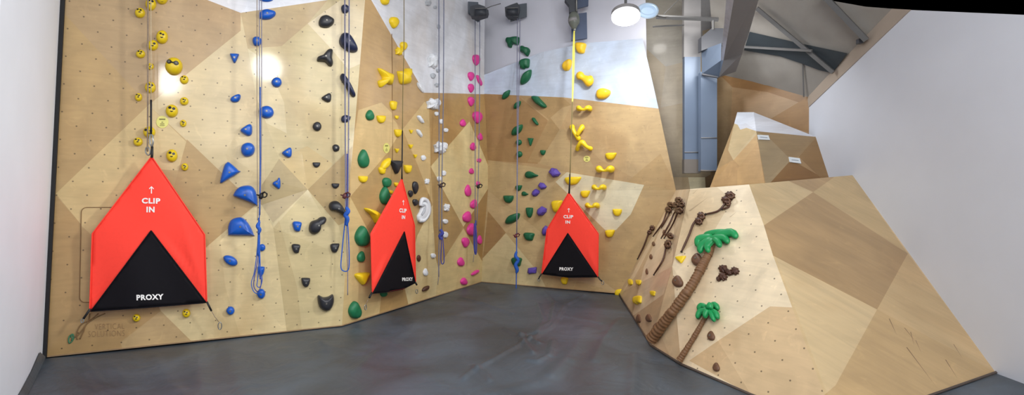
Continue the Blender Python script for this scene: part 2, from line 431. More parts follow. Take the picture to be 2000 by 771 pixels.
# free edge of the back wall
e = [PB.hit(1320, 371, .05), PB.hit(1286, 211, .16), PB.hit(1255, 75, .30)]
back = [p + Vector((.05, .9, 0)) for p in e]
struct(mesh_obj('wall_back_edge', e+back, [(0, 1, 4, 3), (1, 2, 5, 4)], plain('brown_edge', rgb(128, 100, 72), .6)))
# ---- slab boulder on the near side -----------------------------------------------------
XR = 4.70
PR = Plane(Vector((XR, 0, 0)), Vector((-1, 0, 0)))
G0, G1, G2, G3, G4, G6 = ground(1209, 573), ground(1271, 674), ground(1330, 711), ground(1467, 771), ground(1640, 835), ground(1945, 727)
PT2 = PR.hit(1665, 342)
PSR = plane3(G4, G6, PT2); PT1 = PSR.hit(1463, 360)
PSM = plane3(G3, G4, PT1)
PTT = PSM.hit(1348, 369); K1 = PSM.hit(1313, 520)
G2m = G2
P0 = PB.hit(1320, 371, .05)
PTOP = PTT
ctrl = [(1209, 573, G0), (1271, 674, G1), (1330, 711, G2), (1467, 771, G3), (1640, 835, G4), (1945, 727, G6), (1665, 342, PT2), (1463, 360, PT1),
        (1348, 369, PTT), (1320, 371, P0), (1313, 520, K1)]
print('slab', [tuple(round(x, 2) for x in c[2]) for c in ctrl])
SB = [(1320, 371), (1209, 573), (1271, 674), (1330, 711), (1467, 771), (1640, 835), (1945, 727), (1665, 342), (1463, 360), (1348, 369)]
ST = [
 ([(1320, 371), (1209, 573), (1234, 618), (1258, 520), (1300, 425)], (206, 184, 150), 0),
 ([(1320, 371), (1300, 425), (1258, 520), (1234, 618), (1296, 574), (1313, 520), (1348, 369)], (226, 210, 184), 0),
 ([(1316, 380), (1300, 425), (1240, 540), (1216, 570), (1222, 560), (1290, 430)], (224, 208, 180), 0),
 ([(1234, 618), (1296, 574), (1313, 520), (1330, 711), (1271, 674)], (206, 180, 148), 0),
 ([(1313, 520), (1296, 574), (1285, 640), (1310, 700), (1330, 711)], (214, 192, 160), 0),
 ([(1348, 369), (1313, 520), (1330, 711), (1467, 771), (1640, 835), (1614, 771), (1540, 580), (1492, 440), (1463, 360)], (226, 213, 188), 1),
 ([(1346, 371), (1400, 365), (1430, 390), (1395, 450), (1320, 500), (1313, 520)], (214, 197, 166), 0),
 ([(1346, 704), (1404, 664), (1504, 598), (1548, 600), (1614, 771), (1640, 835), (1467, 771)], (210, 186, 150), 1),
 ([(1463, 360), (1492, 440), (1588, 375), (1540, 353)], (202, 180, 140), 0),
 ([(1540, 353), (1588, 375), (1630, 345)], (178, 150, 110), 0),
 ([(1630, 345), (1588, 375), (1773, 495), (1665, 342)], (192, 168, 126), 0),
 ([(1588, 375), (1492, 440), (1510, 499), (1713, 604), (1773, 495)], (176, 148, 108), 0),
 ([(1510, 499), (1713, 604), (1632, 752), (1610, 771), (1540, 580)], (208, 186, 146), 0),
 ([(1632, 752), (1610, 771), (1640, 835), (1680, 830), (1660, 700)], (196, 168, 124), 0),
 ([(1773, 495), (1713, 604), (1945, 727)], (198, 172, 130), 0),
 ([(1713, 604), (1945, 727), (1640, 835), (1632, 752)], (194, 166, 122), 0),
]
def scratch(a, b_, w, c=(120, 96, 62)): ST.append(([a, (a[0]+w, a[1]), b_], c, 0))
scratch((1736, 622), (1752, 655), 1.6); scratch((1766, 640), (1789, 668), 1.4); scratch((1778, 648), (1786, 676), 1.2); scratch((1770, 678), (1830, 757), 1.8)
scratch((1846, 702), (1872, 742), 1.6); scratch((1862, 672), (1880, 700), 1.2); scratch((1788, 664), (1800, 690), 1.0)
scratch((1344, 412), (1384, 384), 5, (186, 168, 140)); scratch((1424, 424), (1440, 412), 3, (200, 184, 156)); scratch((1352, 378), (1364, 368), 3, (196, 178, 150))
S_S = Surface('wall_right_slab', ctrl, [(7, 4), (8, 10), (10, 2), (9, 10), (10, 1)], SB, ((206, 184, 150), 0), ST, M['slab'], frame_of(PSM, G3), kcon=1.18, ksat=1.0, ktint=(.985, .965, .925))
# ---- building walls, far structures ----------------------------------------------------
# the pale building wall above the climbing walls
pU = Plane(PB.p - PB.n*.06, PB.n)
q = [pU.hit(900, 160), pU.hit(1264, 160), pU.hit(1258, -140), pU.hit(900, -140)]
struct(mesh_obj('wall_upper', q, [(0, 1, 2, 3)], M['paint_grey'])); WALLS.append((q, [(0, 1, 2, 3)]))
# plywood wall behind the ducts
dA, dB = at(1225, 385, 9.75), at(1400, 385, 9.35)
PP1 = vplane(dA, dB)
def cpl(pl, px, py): return (px, py, pl.hit(px, py))
P1B = [(1225, -60), (1225, 400), (1410, 400), (1410, -60)]
P1T = [([(1225, -60), (1225, 400), (1340, 400), (1340, -60)], (176, 156, 130), 0),
       ([(1225, -60), (1225, 60), (1300, 130), (1340, 120), (1340, -60)], (172, 164, 158), 0),
       ([(1300, 130), (1340, 120), (1340, 200), (1290, 210)], (178, 162, 144), 0),
       ([(1336, -60), (1336, 112), (1372, 112), (1372, 60), (1410, 50), (1410, -60)], (148, 146, 146), 0),
       ([(1300, 346), (1344, 346), (1353, 370), (1300, 370)], (206, 176, 138), 0),
       ([(1344, 346), (1377, 346), (1380, 400), (1353, 400)], (240, 222, 188), 0),  # extra pale to stand in for light reaching below the ducts
       ([(1377, 346), (1410, 330), (1410, 400), (1380, 400)], (150, 116, 76), 0)]  # dark triangle of shading, painted as a tone
S_P1 = Surface('wall_far_plywood', [cpl(PP1, *q_) for q_ in P1B], [], P1B, ((180, 158, 128), 0), P1T, M['ply_far'], frame_of(PP1, dA), kcon=1.0, ksat=.86)
Rc = PR.hit(1580, 190)
PP2 = vplane(at(1398, 385, 9.3), Vector((Rc.x, Rc.y, 0)))
P2B = [(1396, 130), (1405, 145), (1500, 166), (1580, 190), (1583, 255), (1600, 400), (1380, 400)]
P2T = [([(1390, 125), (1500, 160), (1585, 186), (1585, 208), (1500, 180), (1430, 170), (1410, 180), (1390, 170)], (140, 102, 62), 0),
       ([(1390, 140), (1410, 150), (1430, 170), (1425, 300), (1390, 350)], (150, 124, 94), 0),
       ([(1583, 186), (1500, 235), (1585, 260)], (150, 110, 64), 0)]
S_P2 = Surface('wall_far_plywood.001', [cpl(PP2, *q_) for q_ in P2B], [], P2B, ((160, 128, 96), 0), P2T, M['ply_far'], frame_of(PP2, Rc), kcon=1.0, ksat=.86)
# far boulder with white top
kc = PR.hit(1593, 267); kf = PR.hit(1617.5, 342); kf2 = PR.hit(1630, 380)
kv = {'a': at(1440, 219, 8.45), 'b': at(1472, 219, 8.3), 'c': kc, 'd': at(1477, 256, 7.6), 'e': at(1434, 241, 8.1),
      'lf': at(1388, 362, 8.0), 'cf': at(1493, 356, 7.25), 'rf': kf, 'lf2': at(1374, 400, 7.95), 'cf2': at(1499, 400, 7.15), 'rf2': kf2}
px = {'a': (1440, 219), 'b': (1472, 219), 'c': (1593, 267), 'd': (1477, 256), 'e': (1434, 241), 'lf': (1388, 362), 'cf': (1493, 356), 'rf': (1617.5, 342),
      'lf2': (1374, 400), 'cf2': (1499, 400), 'rf2': (1630, 380)}
ks = list(kv); ctrl = [(px[k][0], px[k][1], kv[k]) for k in ks]
ix = {k: i for i, k in enumerate(ks)}
KB = [px[k] for k in ('a', 'b', 'c', 'rf', 'rf2', 'cf2', 'lf2', 'lf', 'e')]
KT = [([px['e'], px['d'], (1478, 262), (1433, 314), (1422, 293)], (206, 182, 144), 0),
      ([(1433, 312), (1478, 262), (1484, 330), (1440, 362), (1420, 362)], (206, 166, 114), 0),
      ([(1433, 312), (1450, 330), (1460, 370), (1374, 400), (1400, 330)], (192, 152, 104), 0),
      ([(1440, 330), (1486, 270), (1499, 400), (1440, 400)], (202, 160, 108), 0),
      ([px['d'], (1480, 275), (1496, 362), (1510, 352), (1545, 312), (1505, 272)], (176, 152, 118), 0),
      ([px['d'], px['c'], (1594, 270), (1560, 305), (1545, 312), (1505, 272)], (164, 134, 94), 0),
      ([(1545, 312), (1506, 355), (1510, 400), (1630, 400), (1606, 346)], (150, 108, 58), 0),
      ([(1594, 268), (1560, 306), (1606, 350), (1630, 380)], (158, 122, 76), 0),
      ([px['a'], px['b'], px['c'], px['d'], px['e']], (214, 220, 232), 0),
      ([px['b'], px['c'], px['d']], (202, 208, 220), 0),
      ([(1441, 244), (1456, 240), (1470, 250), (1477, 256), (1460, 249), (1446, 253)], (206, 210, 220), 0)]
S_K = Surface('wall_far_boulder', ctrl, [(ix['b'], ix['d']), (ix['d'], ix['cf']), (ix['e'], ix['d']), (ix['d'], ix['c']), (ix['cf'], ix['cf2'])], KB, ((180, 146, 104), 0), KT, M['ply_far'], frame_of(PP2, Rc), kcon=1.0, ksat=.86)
# right building wall
ytop = [(-4.0, 3.45), (PR.hit(2000, 29).y, PR.hit(2000, 29).z), (PR.hit(1742, 18).y, PR.hit(1742, 18).z), (Rc.y, Rc.z), (Rc.y+.02, 0)]
rw = [Vector((XR, -4.0, -.05))]+[Vector((XR, y, z)) for y, z in ytop]
struct(mesh_obj('wall_right', rw, [tuple(range(len(rw)))], M['paint_right']))
WALLS.append((rw, [tuple(range(len(rw)))]))
pr = PR.moved(.012)
band = [pr.hit(1577, 189), pr.hit(1742, 17), pr.hit(1778, 19), pr.hit(1579, 209)]
struct(mesh_obj('trim_1', *prism_geo(band, [p+Vector((.012, 0, 0)) for p in band]), M['beige']))
# left building wall: meets the climbing wall, runs toward the viewer and bends beyond the frame
LW0 = ground(84, 697); LW1 = ground(40, 771)
dv = (LW1-LW0).normalized(); LW2 = LW0 + dv*2.8; LW3 = Vector((LW2.x, -4.0, 0))
tp = PL1.hit(119, 0, -.02); lean = (tp-LW0)/tp.z
lw = []
for p in (LW0, LW2, LW3): lw += [p-lean*.05, p+lean*6.0]
struct(mesh_obj('wall_left_white', lw, [(0, 1, 3, 2), (2, 3, 5, 4)], M['paint_left']))
# black foam strip on the edge of the plywood
st = [PL1.hit(83, 697, .01), PL1.hit(92, 697, .01), PL1.hit(131, -60, .01), PL1.hit(122, -60, .01)]
struct(mesh_obj('trim_2', *prism_geo([p+PL1.n*.03 for p in st], st), M['black']))
# room behind the viewer
struct(mesh_obj('wall_rear', [Vector((-6, -4, 0)), Vector((5, -4, 0)), Vector((5, -4, 6)), Vector((-6, -4, 6))], [(0, 1, 2, 3)], M['paint']))
struct(mesh_obj('ceiling', [Vector((-7, -4, 6.3)), Vector((3.0, -4, 6.3)), Vector((3.0, 11.5, 6.3)), Vector((-7, 11.5, 6.3))], [(0, 1, 2, 3)], M['paint_grey']))
# roof over the far corner
PRF = plane3(PR.hit(1742, 18), PR.hit(1580, 190), PP2.hit(1400, 140))
rp = [(1396, 150), (1500, 167), (1581, 191), (1742, 17), (1690, 13), (1628, 2), (1600, -25), (1385, -25)]
struct(mesh_obj('ceiling.001', [PRF.hit(*q_) for q_ in rp], [tuple(range(len(rp)))], M['roof']))
pd = PRF.moved(.04)
dk = [(1464, 62), (1560, 84), (1655, 104), (1625, 143), (1600, 137), (1568, 125), (1524, 110), (1453, 98)]
struct(mesh_obj('trim_3', *prism_geo([pd.hit(*q_) for q_ in dk], [PRF.hit(*q_) for q_ in dk]), M['roof_dark']))

# ------------------------------------------------------------------ floor mat
folds = [([(1062, 570), (1084, 590), (1078, 625), (1050, 650), (1015, 656)], .030, .05),
         ([(1140, 575), (1105, 595), (1078, 638), (1040, 660)], .024, .05),
         ([(1050, 590), (1062, 625), (1045, 650)], .018, .05),
         ([(985, 640), (1015, 657), (1040, 686)], .026, .05), ([(1020, 655), (1052, 668)], .022, .04),
         ([(1080, 664), (1074, 690), (1050, 702), (1030, 700)], .020, .05), ([(1035, 660), (980, 690), (920, 722), (905, 735)], .022, .07),
         ([(900, 580), (950, 592), (1000, 610)], .014, .06), ([(950, 560), (960, 572)], .012, .05),
         ([(925, 712), (950, 728), (955, 738)], .020, .05), ([(800, 722), (860, 748), (930, 775)], .010, .03),
         ([(1140, 640), (1120, 680), (1060, 740), (960, 765)], .014, .10), ([(1110, 700), (1080, 730)], .012, .08),
         ([(1240, 690), (1235, 771)], .010, .06), ([(1215, 620), (1180, 660), (1160, 700)], .010, .06), ([(1120, 620), (1170, 630)], .010, .05),
         ([(128, 700), (140, 735), (180, 790)], .022, .05), ([(160, 700), (185, 740), (235, 790)], .020, .05), ([(105, 700), (112, 740), (130, 790)], .016, .04),
         ([(205, 700), (260, 771)], .012, .06), ([(300, 690), (320, 740), (380, 790)], .012, .06), ([(385, 690), (390, 771)], .012, .06),
         ([(440, 670), (480, 771)], .010, .07), ([(600, 655), (640, 675), (700, 690)], .010, .06), ([(560, 680), (600, 771)], .010, .07),
         ([(700, 640), (820, 690)], .008, .05), ([(830, 600), (800, 640), (700, 720)], .010, .08), ([(620, 670), (635, 685)], .016, .06)]
fg = [([ground(*p) for p in pts], h*1.0, (.036 if h >= .018 and min(p[0] for p in pts) > 850 else max(w*.9, .055))) for pts, h, w in folds]
def segdist(x, y, a, b_):
    dx, dy = b_.x-a.x, b_.y-a.y; t = ((x-a.x)*dx+(y-a.y)*dy)/(dx*dx+dy*dy+1e-9); t = max(0, min(1, t))
    return math.hypot(x-a.x-t*dx, y-a.y-t*dy), t
bbs = [(min(p.x for p in g)-4*w, max(p.x for p in g)+4*w, min(p.y for p in g)-4*w, max(p.y for p in g)+4*w) for g, h, w in fg]
def fz(x, y):
    z = .006*math.sin(x*1.7+y*.9)+.006*math.sin(x*.8-y*1.9+1)
    for (g, h, w), bb in zip(fg, bbs):
        if not (bb[0] < x < bb[1] and bb[2] < y < bb[3]): continue
        d = min(segdist(x, y, g[i], g[i+1])[0] for i in range(len(g)-1))
        z += (1.05 if w < .04 else 1.4)*h*math.exp(-(d/w)**2)
    return z-.012
def steps(a, b_, h): n = max(1, round((b_-a)/h)); return [a+(b_-a)*i/n for i in range(n)]
xs = steps(-5.3, -1.3, .05)+steps(-1.3, 2.0, .016)+steps(2.0, 5.0, .06)+[5.0]
ys = steps(-4, 3.0, .5)+steps(3.0, 5.2, .04)+steps(5.2, 10.4, .03)+[10.4, 10.8]
V = [Vector((x, y, fz(x, y))) for y in ys for x in xs]; nx = len(xs)
Fc = [(j*nx+i, j*nx+i+1, (j+1)*nx+i+1, (j+1)*nx+i) for j in range(len(ys)-1) for i in range(nx-1)]
struct(mesh_obj('floor', V, Fc, M['mat'], None, True))
# raised lip of the mat along the left white wall
lip = []
o0 = [(78, 687), (62, 724), (44, 758), (34, 775), (10, 815)]; i0 = [(90, 697), (70, 740), (54, 771), (44, 790), (28, 815)]
V = []; 
for (a, b_), (c, d_) in zip(o0, i0):
    g = ground(c, d_); r = ray(a, b_); w = Plane(LW0+Vector((.012, 0, 0)), (LW1-LW0).cross(lean)).hit(a, b_)
    w = w if w.z > .02 else Vector((w.x, w.y, .02))
    V += [g+Vector((0, 0, .0)), w]
struct(mesh_obj('baseboard_left', V, [(2*i, 2*i+1, 2*i+3, 2*i+2) for i in range(len(o0)-1)], M['mat'], None, True))
# dark kick strip along the slab foot
V = []; up = Vector((0, 0, .008))
for p, w_ in ((G0, 0), (G1, 0), (G2, 0), (G3, 0), (G4, 0), (G6, 0)):
    o_ = Vector((-.02, -.02, 0)) if p is not G6 else Vector((0, -.03, 0)); V += [p+o_*.6, p+o_*.6+up, p+o_*.1+up*2.2]
Fc = []
for i in range(5): Fc += [(3*i, 3*i+1, 3*i+4, 3*i+3), (3*i+1, 3*i+2, 3*i+5, 3*i+4)]
struct(mesh_obj('baseboard_slab', V, Fc, M['edge']))
V = []
for p, n_ in ((A0, PL1.n), (A2, PL1.n), (C0, PL2.n), (C0, PB.n), (B1, PB.n)): V += [p+n_*.012, p+n_*.012+Vector((0, 0, .010)), p+n_*.002+Vector((0, 0, .012))]
Fc = []
for i in range(4): Fc += [(3*i, 3*i+1, 3*i+4, 3*i+3), (3*i+1, 3*i+2, 3*i+5, 3*i+4)]
struct(mesh_obj('baseboard_left.001', V, Fc, M['edge_tan']))

# ------------------------------------------------------------------ ray cast on walls
AV, AF = [], []
for v, f in WALLS:
    o_ = len(AV); AV += list(v); AF += [tuple(i+o_ for i in q_) for q_ in f]
BVH = BVHTree.FromPolygons([tuple(v) for v in AV], AF)
def cast(px, py):
    r = ray(px, py).normalized(); h = BVH.ray_cast(CAM, r, 40)
    n = h[1].normalized()
    if n.dot(r) > 0: n = -n
    return h[0], n
def tangent(px, py):
    p, n = cast(px, py); return Plane(p, n)

# ------------------------------------------------------------------ hold shapes (unit outlines, y down)
def circ(n=18, e=1.0): return [(.5*math.cos(2*math.pi*i/n), .5*math.sin(2*math.pi*i/n)*e) for i in range(n)]
SH = {
 'round': circ(),
 'oval': [(-.5, .05), (-.38, -.3), (-.05, -.5), (.3, -.42), (.5, -.1), (.45, .25), (.15, .5), (-.25, .42)],
 'bean': [(-.5, .12), (-.42, -.28), (-.1, -.5), (.25, -.42), (.5, -.25), (.48, .1), (.2, .42), (-.15, .5), (-.4, .4)],
 'tri': [(-.5, -.38), (-.35, -.5), (.42, -.46), (.5, -.3), (.15, .42), (0, .5), (-.14, .42)],
 'tridown': [(-.5, -.45), (-.4, -.5), (.42, -.48), (.5, -.38), (.1, .42), (0, .5), (-.1, .42)],
 'drop': [(-.5, .1), (-.3, -.2), (.25, -.5), (.5, -.35), (.45, .1), (.2, .45), (-.2, .5), (-.42, .35)],
 'cone': [(-.5, .05), (-.1, -.3), (.3, -.5), (.5, -.3), (.48, .3), (.25, .5), (-.05, .42)],
 'bigtri': [(-.5, .42), (-.44, .5), (-.36, .48), (.5, -.02), (.46, -.1), (-.02, -.5), (-.18, -.47), (-.3, -.3)],
 'wedge': [(-.5, -.02), (-.3, -.38), (.0, -.5), (.25, -.45), (.42, -.15), (.5, .5), (.42, .49), (.0, .28), (-.38, .1)],
 'halfdome': [(-.5, .42), (-.5, 0), (-.38, -.36), (-.1, -.5), (.12, -.42), (.34, -.05), (.5, .46), (.46, .5), (-.42, .48)],
 'sidecone': [(.4, -.5), (.5, -.2), (.5, .3), (.32, .5), (.1, .42), (-.4, .15), (-.5, 0), (-.35, -.15), (.1, -.3), (.25, -.48)],
 'halfmoon': [(-.5, -.1), (-.38, -.42), (-.2, -.5), (.05, -.42), (.3, -.1), (.5, .3), (.44, .46), (.2, .5), (-.1, .4), (-.4, .18)],
 'slash': [(-.5, -.38), (-.38, -.5), (-.2, -.44), (.15, -.08), (.42, .28), (.5, .44), (.36, .5), (.16, .38), (-.15, .06), (-.44, -.22)],
 'trilobe': [(-.5, .08), (-.44, -.04), (-.15, -.14), (.12, -.42), (.32, -.5), (.46, -.4), (.42, 0), (.48, .3), (.38, .5), (.2, .46), (0, .26), (-.3, .22), (-.48, .2)],
 'dshape': [(-.5, -.3), (-.42, -.44), (-.15, -.32), (.15, -.36), (.42, -.5), (.5, -.2), (.42, .2), (.2, .48), (-.1, .5), (-.4, .25)],
 'club': [(-.5, -.15), (-.4, -.42), (-.1, -.5), (.15, -.3), (.4, .15), (.5, .4), (.35, .5), (.1, .3), (-.15, .15), (-.4, .1)],
 'boot': [(-.5, .12), (-.38, -.22), (-.05, -.34), (.15, -.48), (.4, -.5), (.5, -.34), (.4, -.12), (.2, -.02), (.16, .25), (-.02, .46), (-.25, .5), (-.45, .38)],
 'egg': [(-.5, .1), (-.4, -.22), (-.1, -.5), (.15, -.48), (.42, -.1), (.5, .15), (.38, .42), (.05, .5), (-.3, .42)],
 'ledge': [(-.5, -.4), (-.35, -.5), (.38, -.48), (.5, -.36), (.44, .05), (.25, .4), (.02, .5), (-.22, .42), (-.42, .1)],
 'pinch': [(-.5, -.3), (-.3, -.5), (.3, -.46), (.5, -.3), (.4, .1), (.3, .45), (0, .5), (-.25, .4), (-.42, .1)],
 'leaf': [(-.5, .4), (-.44, .1), (-.2, -.25), (.2, -.46), (.5, -.5), (.46, -.1), (.25, .22), (-.1, .44), (-.4, .5)],
 'fish': [(-.5, -.35), (-.42, -.5), (-.1, -.45), (.1, -.2), (.42, .18), (.5, .42), (.3, .5), (0, .3), (-.3, .02)],
 'comma': [(-.5, .05), (-.42, -.35), (-.2, -.5), (.05, -.35), (.25, -.1), (.5, .1), (.25, .34), (-.1, .5), (-.4, .4)],
 'rock': [(-.5, -.1), (-.35, -.42), (0, -.5), (.3, -.38), (.5, -.12), (.42, .3), (.1, .5), (-.3, .44)],
 'jag': [(-.5, -.1), (-.4, -.4), (-.1, -.42), (.2, -.5), (.5, -.45), (.46, .1), (.36, .3), (.28, .14), (.0, .2), (-.1, .5), (-.3, .46), (-.36, .2)],
 'blocky': [(-.5, -.3), (-.2, -.5), (.1, -.35), (.35, -.3), (.5, 0), (.3, .5), (.1, .45), (-.15, .2), (-.4, .1)],
 'scallop': [(-.5, 0), (-.4, -.3), (-.1, -.45), (.3, -.5), (.5, -.4), (.48, .1), (.4, .35), (.1, .4), (.0, .5), (-.3, .45), (-.46, .3)],
 'gem': [(-.5, -.1), (-.25, -.5), (.15, -.4), (.5, .1), (.35, .35), (-.1, .5)],
 'gem2': [(-.5, .2), (-.4, -.2), (0, -.5), (.5, -.25), (.45, .1), (.1, .45), (-.3, .5)],
 'brick': [(-.5, .25), (-.42, -.35), (.45, -.5), (.5, -.3), (.42, .35), (-.3, .5)],
 'half': [(-.5, -.4), (.3, -.5), (.5, -.42), (.4, 0), (.2, .4), (-.1, .5), (-.4, .3)],
 'banana': [(-.5, -.5), (-.25, -.46), (.1, -.3), (.42, .0), (.5, .1), (.15, .5), (.02, .3), (-.2, -.1), (-.42, -.3)],
 'shield': [(-.5, -.2), (-.3, -.44), (.45, -.5), (.5, -.42), (.35, 0), (.1, .5), (-.05, .48)],
 'star': [(.5*math.cos(k*math.pi/8)*(1 if k % 2 else .78), .5*math.sin(k*math.pi/8)*(1 if k % 2 else .78)) for k in range(16)],
 'chunk': [(-.5, -.2), (-.3, -.3), (-.2, -.5), (.05, -.38), (.3, -.45), (.5, -.3), (.46, .1), (.3, .2), (.32, .45), (0, .5), (-.2, .35), (-.42, .4), (-.4, .1)],
 'spear': [(-.5, -.5), (0, -.1), (.3, .2), (.5, .5), (.2, .4), (-.2, .1), (-.45, -.2)],
}
RINGS = [(1.0, 0.0), (.98, .28), (.92, .52), (.8, .74), (.62, .90), (.38, .98), (.16, 1.0)]
FLATR = [(1.0, 0.0), (.96, .35), (.55, .9), (.2, 1.0)]
def dome_geo(out, P, N, height, pxc, shift=(0, 0), rings=RINGS, lump=0.0, seed=0):
    """out: outline in pixels -> base ring on the tangent plane, domed outwards from the wall"""
    rd = random.Random(seed); pl = Plane(P, N)
    C = pl.hit(*pxc); base = [pl.hit(*q_) for q_ in out]
    apex = pl.hit(pxc[0]+shift[0], pxc[1]+shift[1])
    V, Fc = [], []; n = len(base)
    for q_, b_ in zip(out, base):
        try: c_ = cast(*q_)[0]
        except Exception: c_ = b_
        V.append((c_ if abs((c_-b_).dot(N)) < .06 else b_)+N*.002)
    for s, h in rings:
        cc = C.lerp(apex, 1-s)
        for b_ in base:
            k = 1+lump*(rd.random()-.5)*(1 if s < .99 else 0)
            V.append(cc+(b_-C)*s*k+N*(.008*(1-h)+height*h*(1+lump*.7*(rd.random()-.5))))
    V.append(apex+N*height*1.0)
    R = len(rings)+1
    for r in range(R-1):
        for i in range(n): Fc.append((r*n+i, (r+1)*n+i, (r+1)*n+(i+1) % n, r*n+(i+1) % n))
    for i in range(n): Fc.append(((R-1)*n+i, len(V)-1, (R-1)*n+(i+1) % n))
    # consistent outward winding
    a, b_, c_ = (V[i] for i in Fc[-1])
    if (b_-a).cross(c_-a).dot(N) < 0: Fc = [tuple(reversed(f)) for f in Fc]
    return V, Fc
def outline(shape, px, py, w, h, rot=0.0, sub=3):
    pts = SH[shape] if isinstance(shape, str) else shape
    ca, sa = math.cos(math.radians(rot)), math.sin(math.radians(rot))
    q = [Vector((x, y, 0)) for x, y in pts]
    if sub > 1: q = smooth_path(q, sub, True)
    return [(px+(v.x*w)*ca-(v.y*h)*sa, py+(v.x*w)*sa+(v.y*h)*ca) for v in q]
def hold(name, px, py, w, h, shape, mat, rot=0, hf=.5, shift=(0, 0), sub=3, rings=RINGS, lump=0., flat=False, bolt=True, label='', group=None, cat='climbing hold', parent=None, lift=0.0):
    P, N = cast(px, py); P = P + N*lift
    s = (P-CAM).y/F
    V, Fc = dome_geo(outline(shape, px, py, w, h, rot, sub), P, N, hf*min(w, h)*s, (px, py), (shift[0]*w, shift[1]*h), rings, lump, int(px*7+py))
    o = mesh_obj(name, V, Fc, mat, parent, not flat, P)
    if not parent: tag(o, label, cat, group)
    if bolt and min(w, h) >= 14:
        ap = Plane(P, N).hit(px+shift[0]*w, py+shift[1]*h)+N*hf*min(w, h)*s
        disc('bolt', ap, N, .011, .004, M['bolt'], o)
    return o, P, N, s
def disc(name, c, N, r, t, mat, parent, n=10, u=None, ry=None):
    N = N.normalized(); a = (u or Vector((0, 0, 1)).cross(N)); a = (a-N*a.dot(N)).normalized(); b_ = N.cross(a); ry = ry or r
    ring = [c+a*r*math.cos(2*math.pi*k/n)+b_*ry*math.sin(2*math.pi*k/n) for k in range(n)]
    return mesh_obj(name, *prism_geo([p+N*t for p in ring], [p-N*t for p in ring]), mat, parent, False)

ORD = ['topmost', 'second', 'third', 'fourth', 'fifth', 'sixth', 'seventh', 'eighth', 'ninth', 'tenth', 'eleventh', 'twelfth', 'thirteenth', 'fourteenth',
       'fifteenth', 'sixteenth', 'seventeenth', 'eighteenth', 'nineteenth', 'twentieth', 'twenty-first', 'twenty-second', 'twenty-third', 'twenty-fourth',
       'twenty-fifth', 'twenty-sixth', 'twenty-seventh', 'twenty-eighth', 'twenty-ninth', 'thirtieth']
def ordinals(rows):
    ys = sorted(range(len(rows)), key=lambda i: rows[i][1]); r = [None]*len(rows)
    for k, i in enumerate(ys): r[i] = ORD[k] if k < len(ys)-1 else 'lowest'
    return r
def where(o): return o if o in ('topmost', 'lowest') else o+' from the top'

# ---- smiley holds ------------------------------------------------------------------------
SM = [(317, -2, 22, 22, 'partly cut off', 0), (295, 9, 21, 24, 'round', 1), (274, 26, 20, 19, 'frowning', 2), (317, 73, 23, 26, 'small eyed', 3), (299, 89, 21, 20, 'one eyed', 4),
      (275, 106, 18, 16, 'flattish', 5), (294, 130, 13, 13, 'tiny', 4), (340, 130, 34, 34, 'large sunglasses', 9), (360, 156, 17, 17, 'small', 5), (294, 171, 21, 22, 'medium round', 1),
      (271, 190, 14, 16, 'narrow', 2), (360, 198, 17, 16, 'squinting', 3), (336, 217, 24, 25, 'large wide eyed', 1), (358, 241, 13, 14, 'tiny', 3),
      (270, 277, 18, 17, 'surprised', 2), (292, 258, 24, 22, 'rope covered', 4), (336, 304, 22, 25, 'wide eyed', 1), (361, 326, 14, 15, 'winking', 3),
      (267, 620, 15, 15, 'knobbly', 5), (364, 611, 16, 17, 'knobbly grinning', 5)]
for (x, y, w, h, d, k), od in zip(SM, ordinals(SM)):
    P, N = cast(x, y); s = (P-CAM).y/F; R_ = .5*min(w, h)*s; H_ = .72*R_*1.5
    V, Fc = dome_geo(outline('round', x, y, w, h, 0, 1), P, N, H_, (x, y))
    o = mesh_obj('smiley_hold', V, Fc, M['h_emoji'], None, True, P)
    what = 'sunglasses' in d
    tag(o, 'large yellow smiley climbing hold wearing dark sunglasses' if what else f'{d} yellow smiley climbing hold, {where(od)} along the brown rope', 'climbing hold', 'yellow smiley holds around the brown rope')
    def on(fx, fy):
        r = min(.95, math.hypot(fx, fy)*2); return Plane(P, N).hit(x+fx*w, y+fy*h)+N*H_*math.sqrt(max(0, 1-r*r))*1.0+N*.003
    def nrm(fx, fy):
        U = Plane(P, N).hit(x+10, y)-P; W = Plane(P, N).hit(x, y+10)-P
        return (N+U.normalized()*fx*1.6+W.normalized()*fy*1.6).normalized()
    e = {0: (.16, .1, .07), 1: (.15, -.16, .085), 2: (.14, -.2, .065), 3: (.1, -.12, .06), 4: (.2, -.1, .08), 5: (.14, -.2, .065), 9: (.19, -.12, .15)}[k]
    for sg in (-1, 1):
        if k == 4 and sg == -1 and w > 12 and d == 'one eyed': continue
        fx = e[0]*sg+(.06 if k in (1, 3) else 0); fy = e[1]+.04*sg
        if what:
            U = nrm(fx, fy); c = on(fx, fy)
            disc('lens', c+U*.004, U, R_*2*.125, .006, M['ink'], o, 14)
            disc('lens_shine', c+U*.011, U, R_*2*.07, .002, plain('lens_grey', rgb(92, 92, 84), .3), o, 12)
        else:
            disc('eye', on(fx, fy), nrm(fx, fy), max(.008, e[2]*w*s*1.35), .005, M['ink'], o, 10)
    if what:
        tube('bridge', [on(-.08, -.13)+N*.006, on(.08, -.1)+N*.006], .008, M['ink'], o)
        tube('mouth', [on(-.12, .18), on(.02, .22), on(.14, .18)], .004, plain('mouth_line', rgb(150, 110, 10), .5), o, 6)
    else:
        yy = e[1]+.22
        tube('mouth', [on(-.1+.05, yy+(.03 if k == 2 else 0)), on(.05, yy+(0 if k == 2 else .05)), on(.14, yy+(.03 if k == 2 else 0))], .006, M['ink'], o, 6)

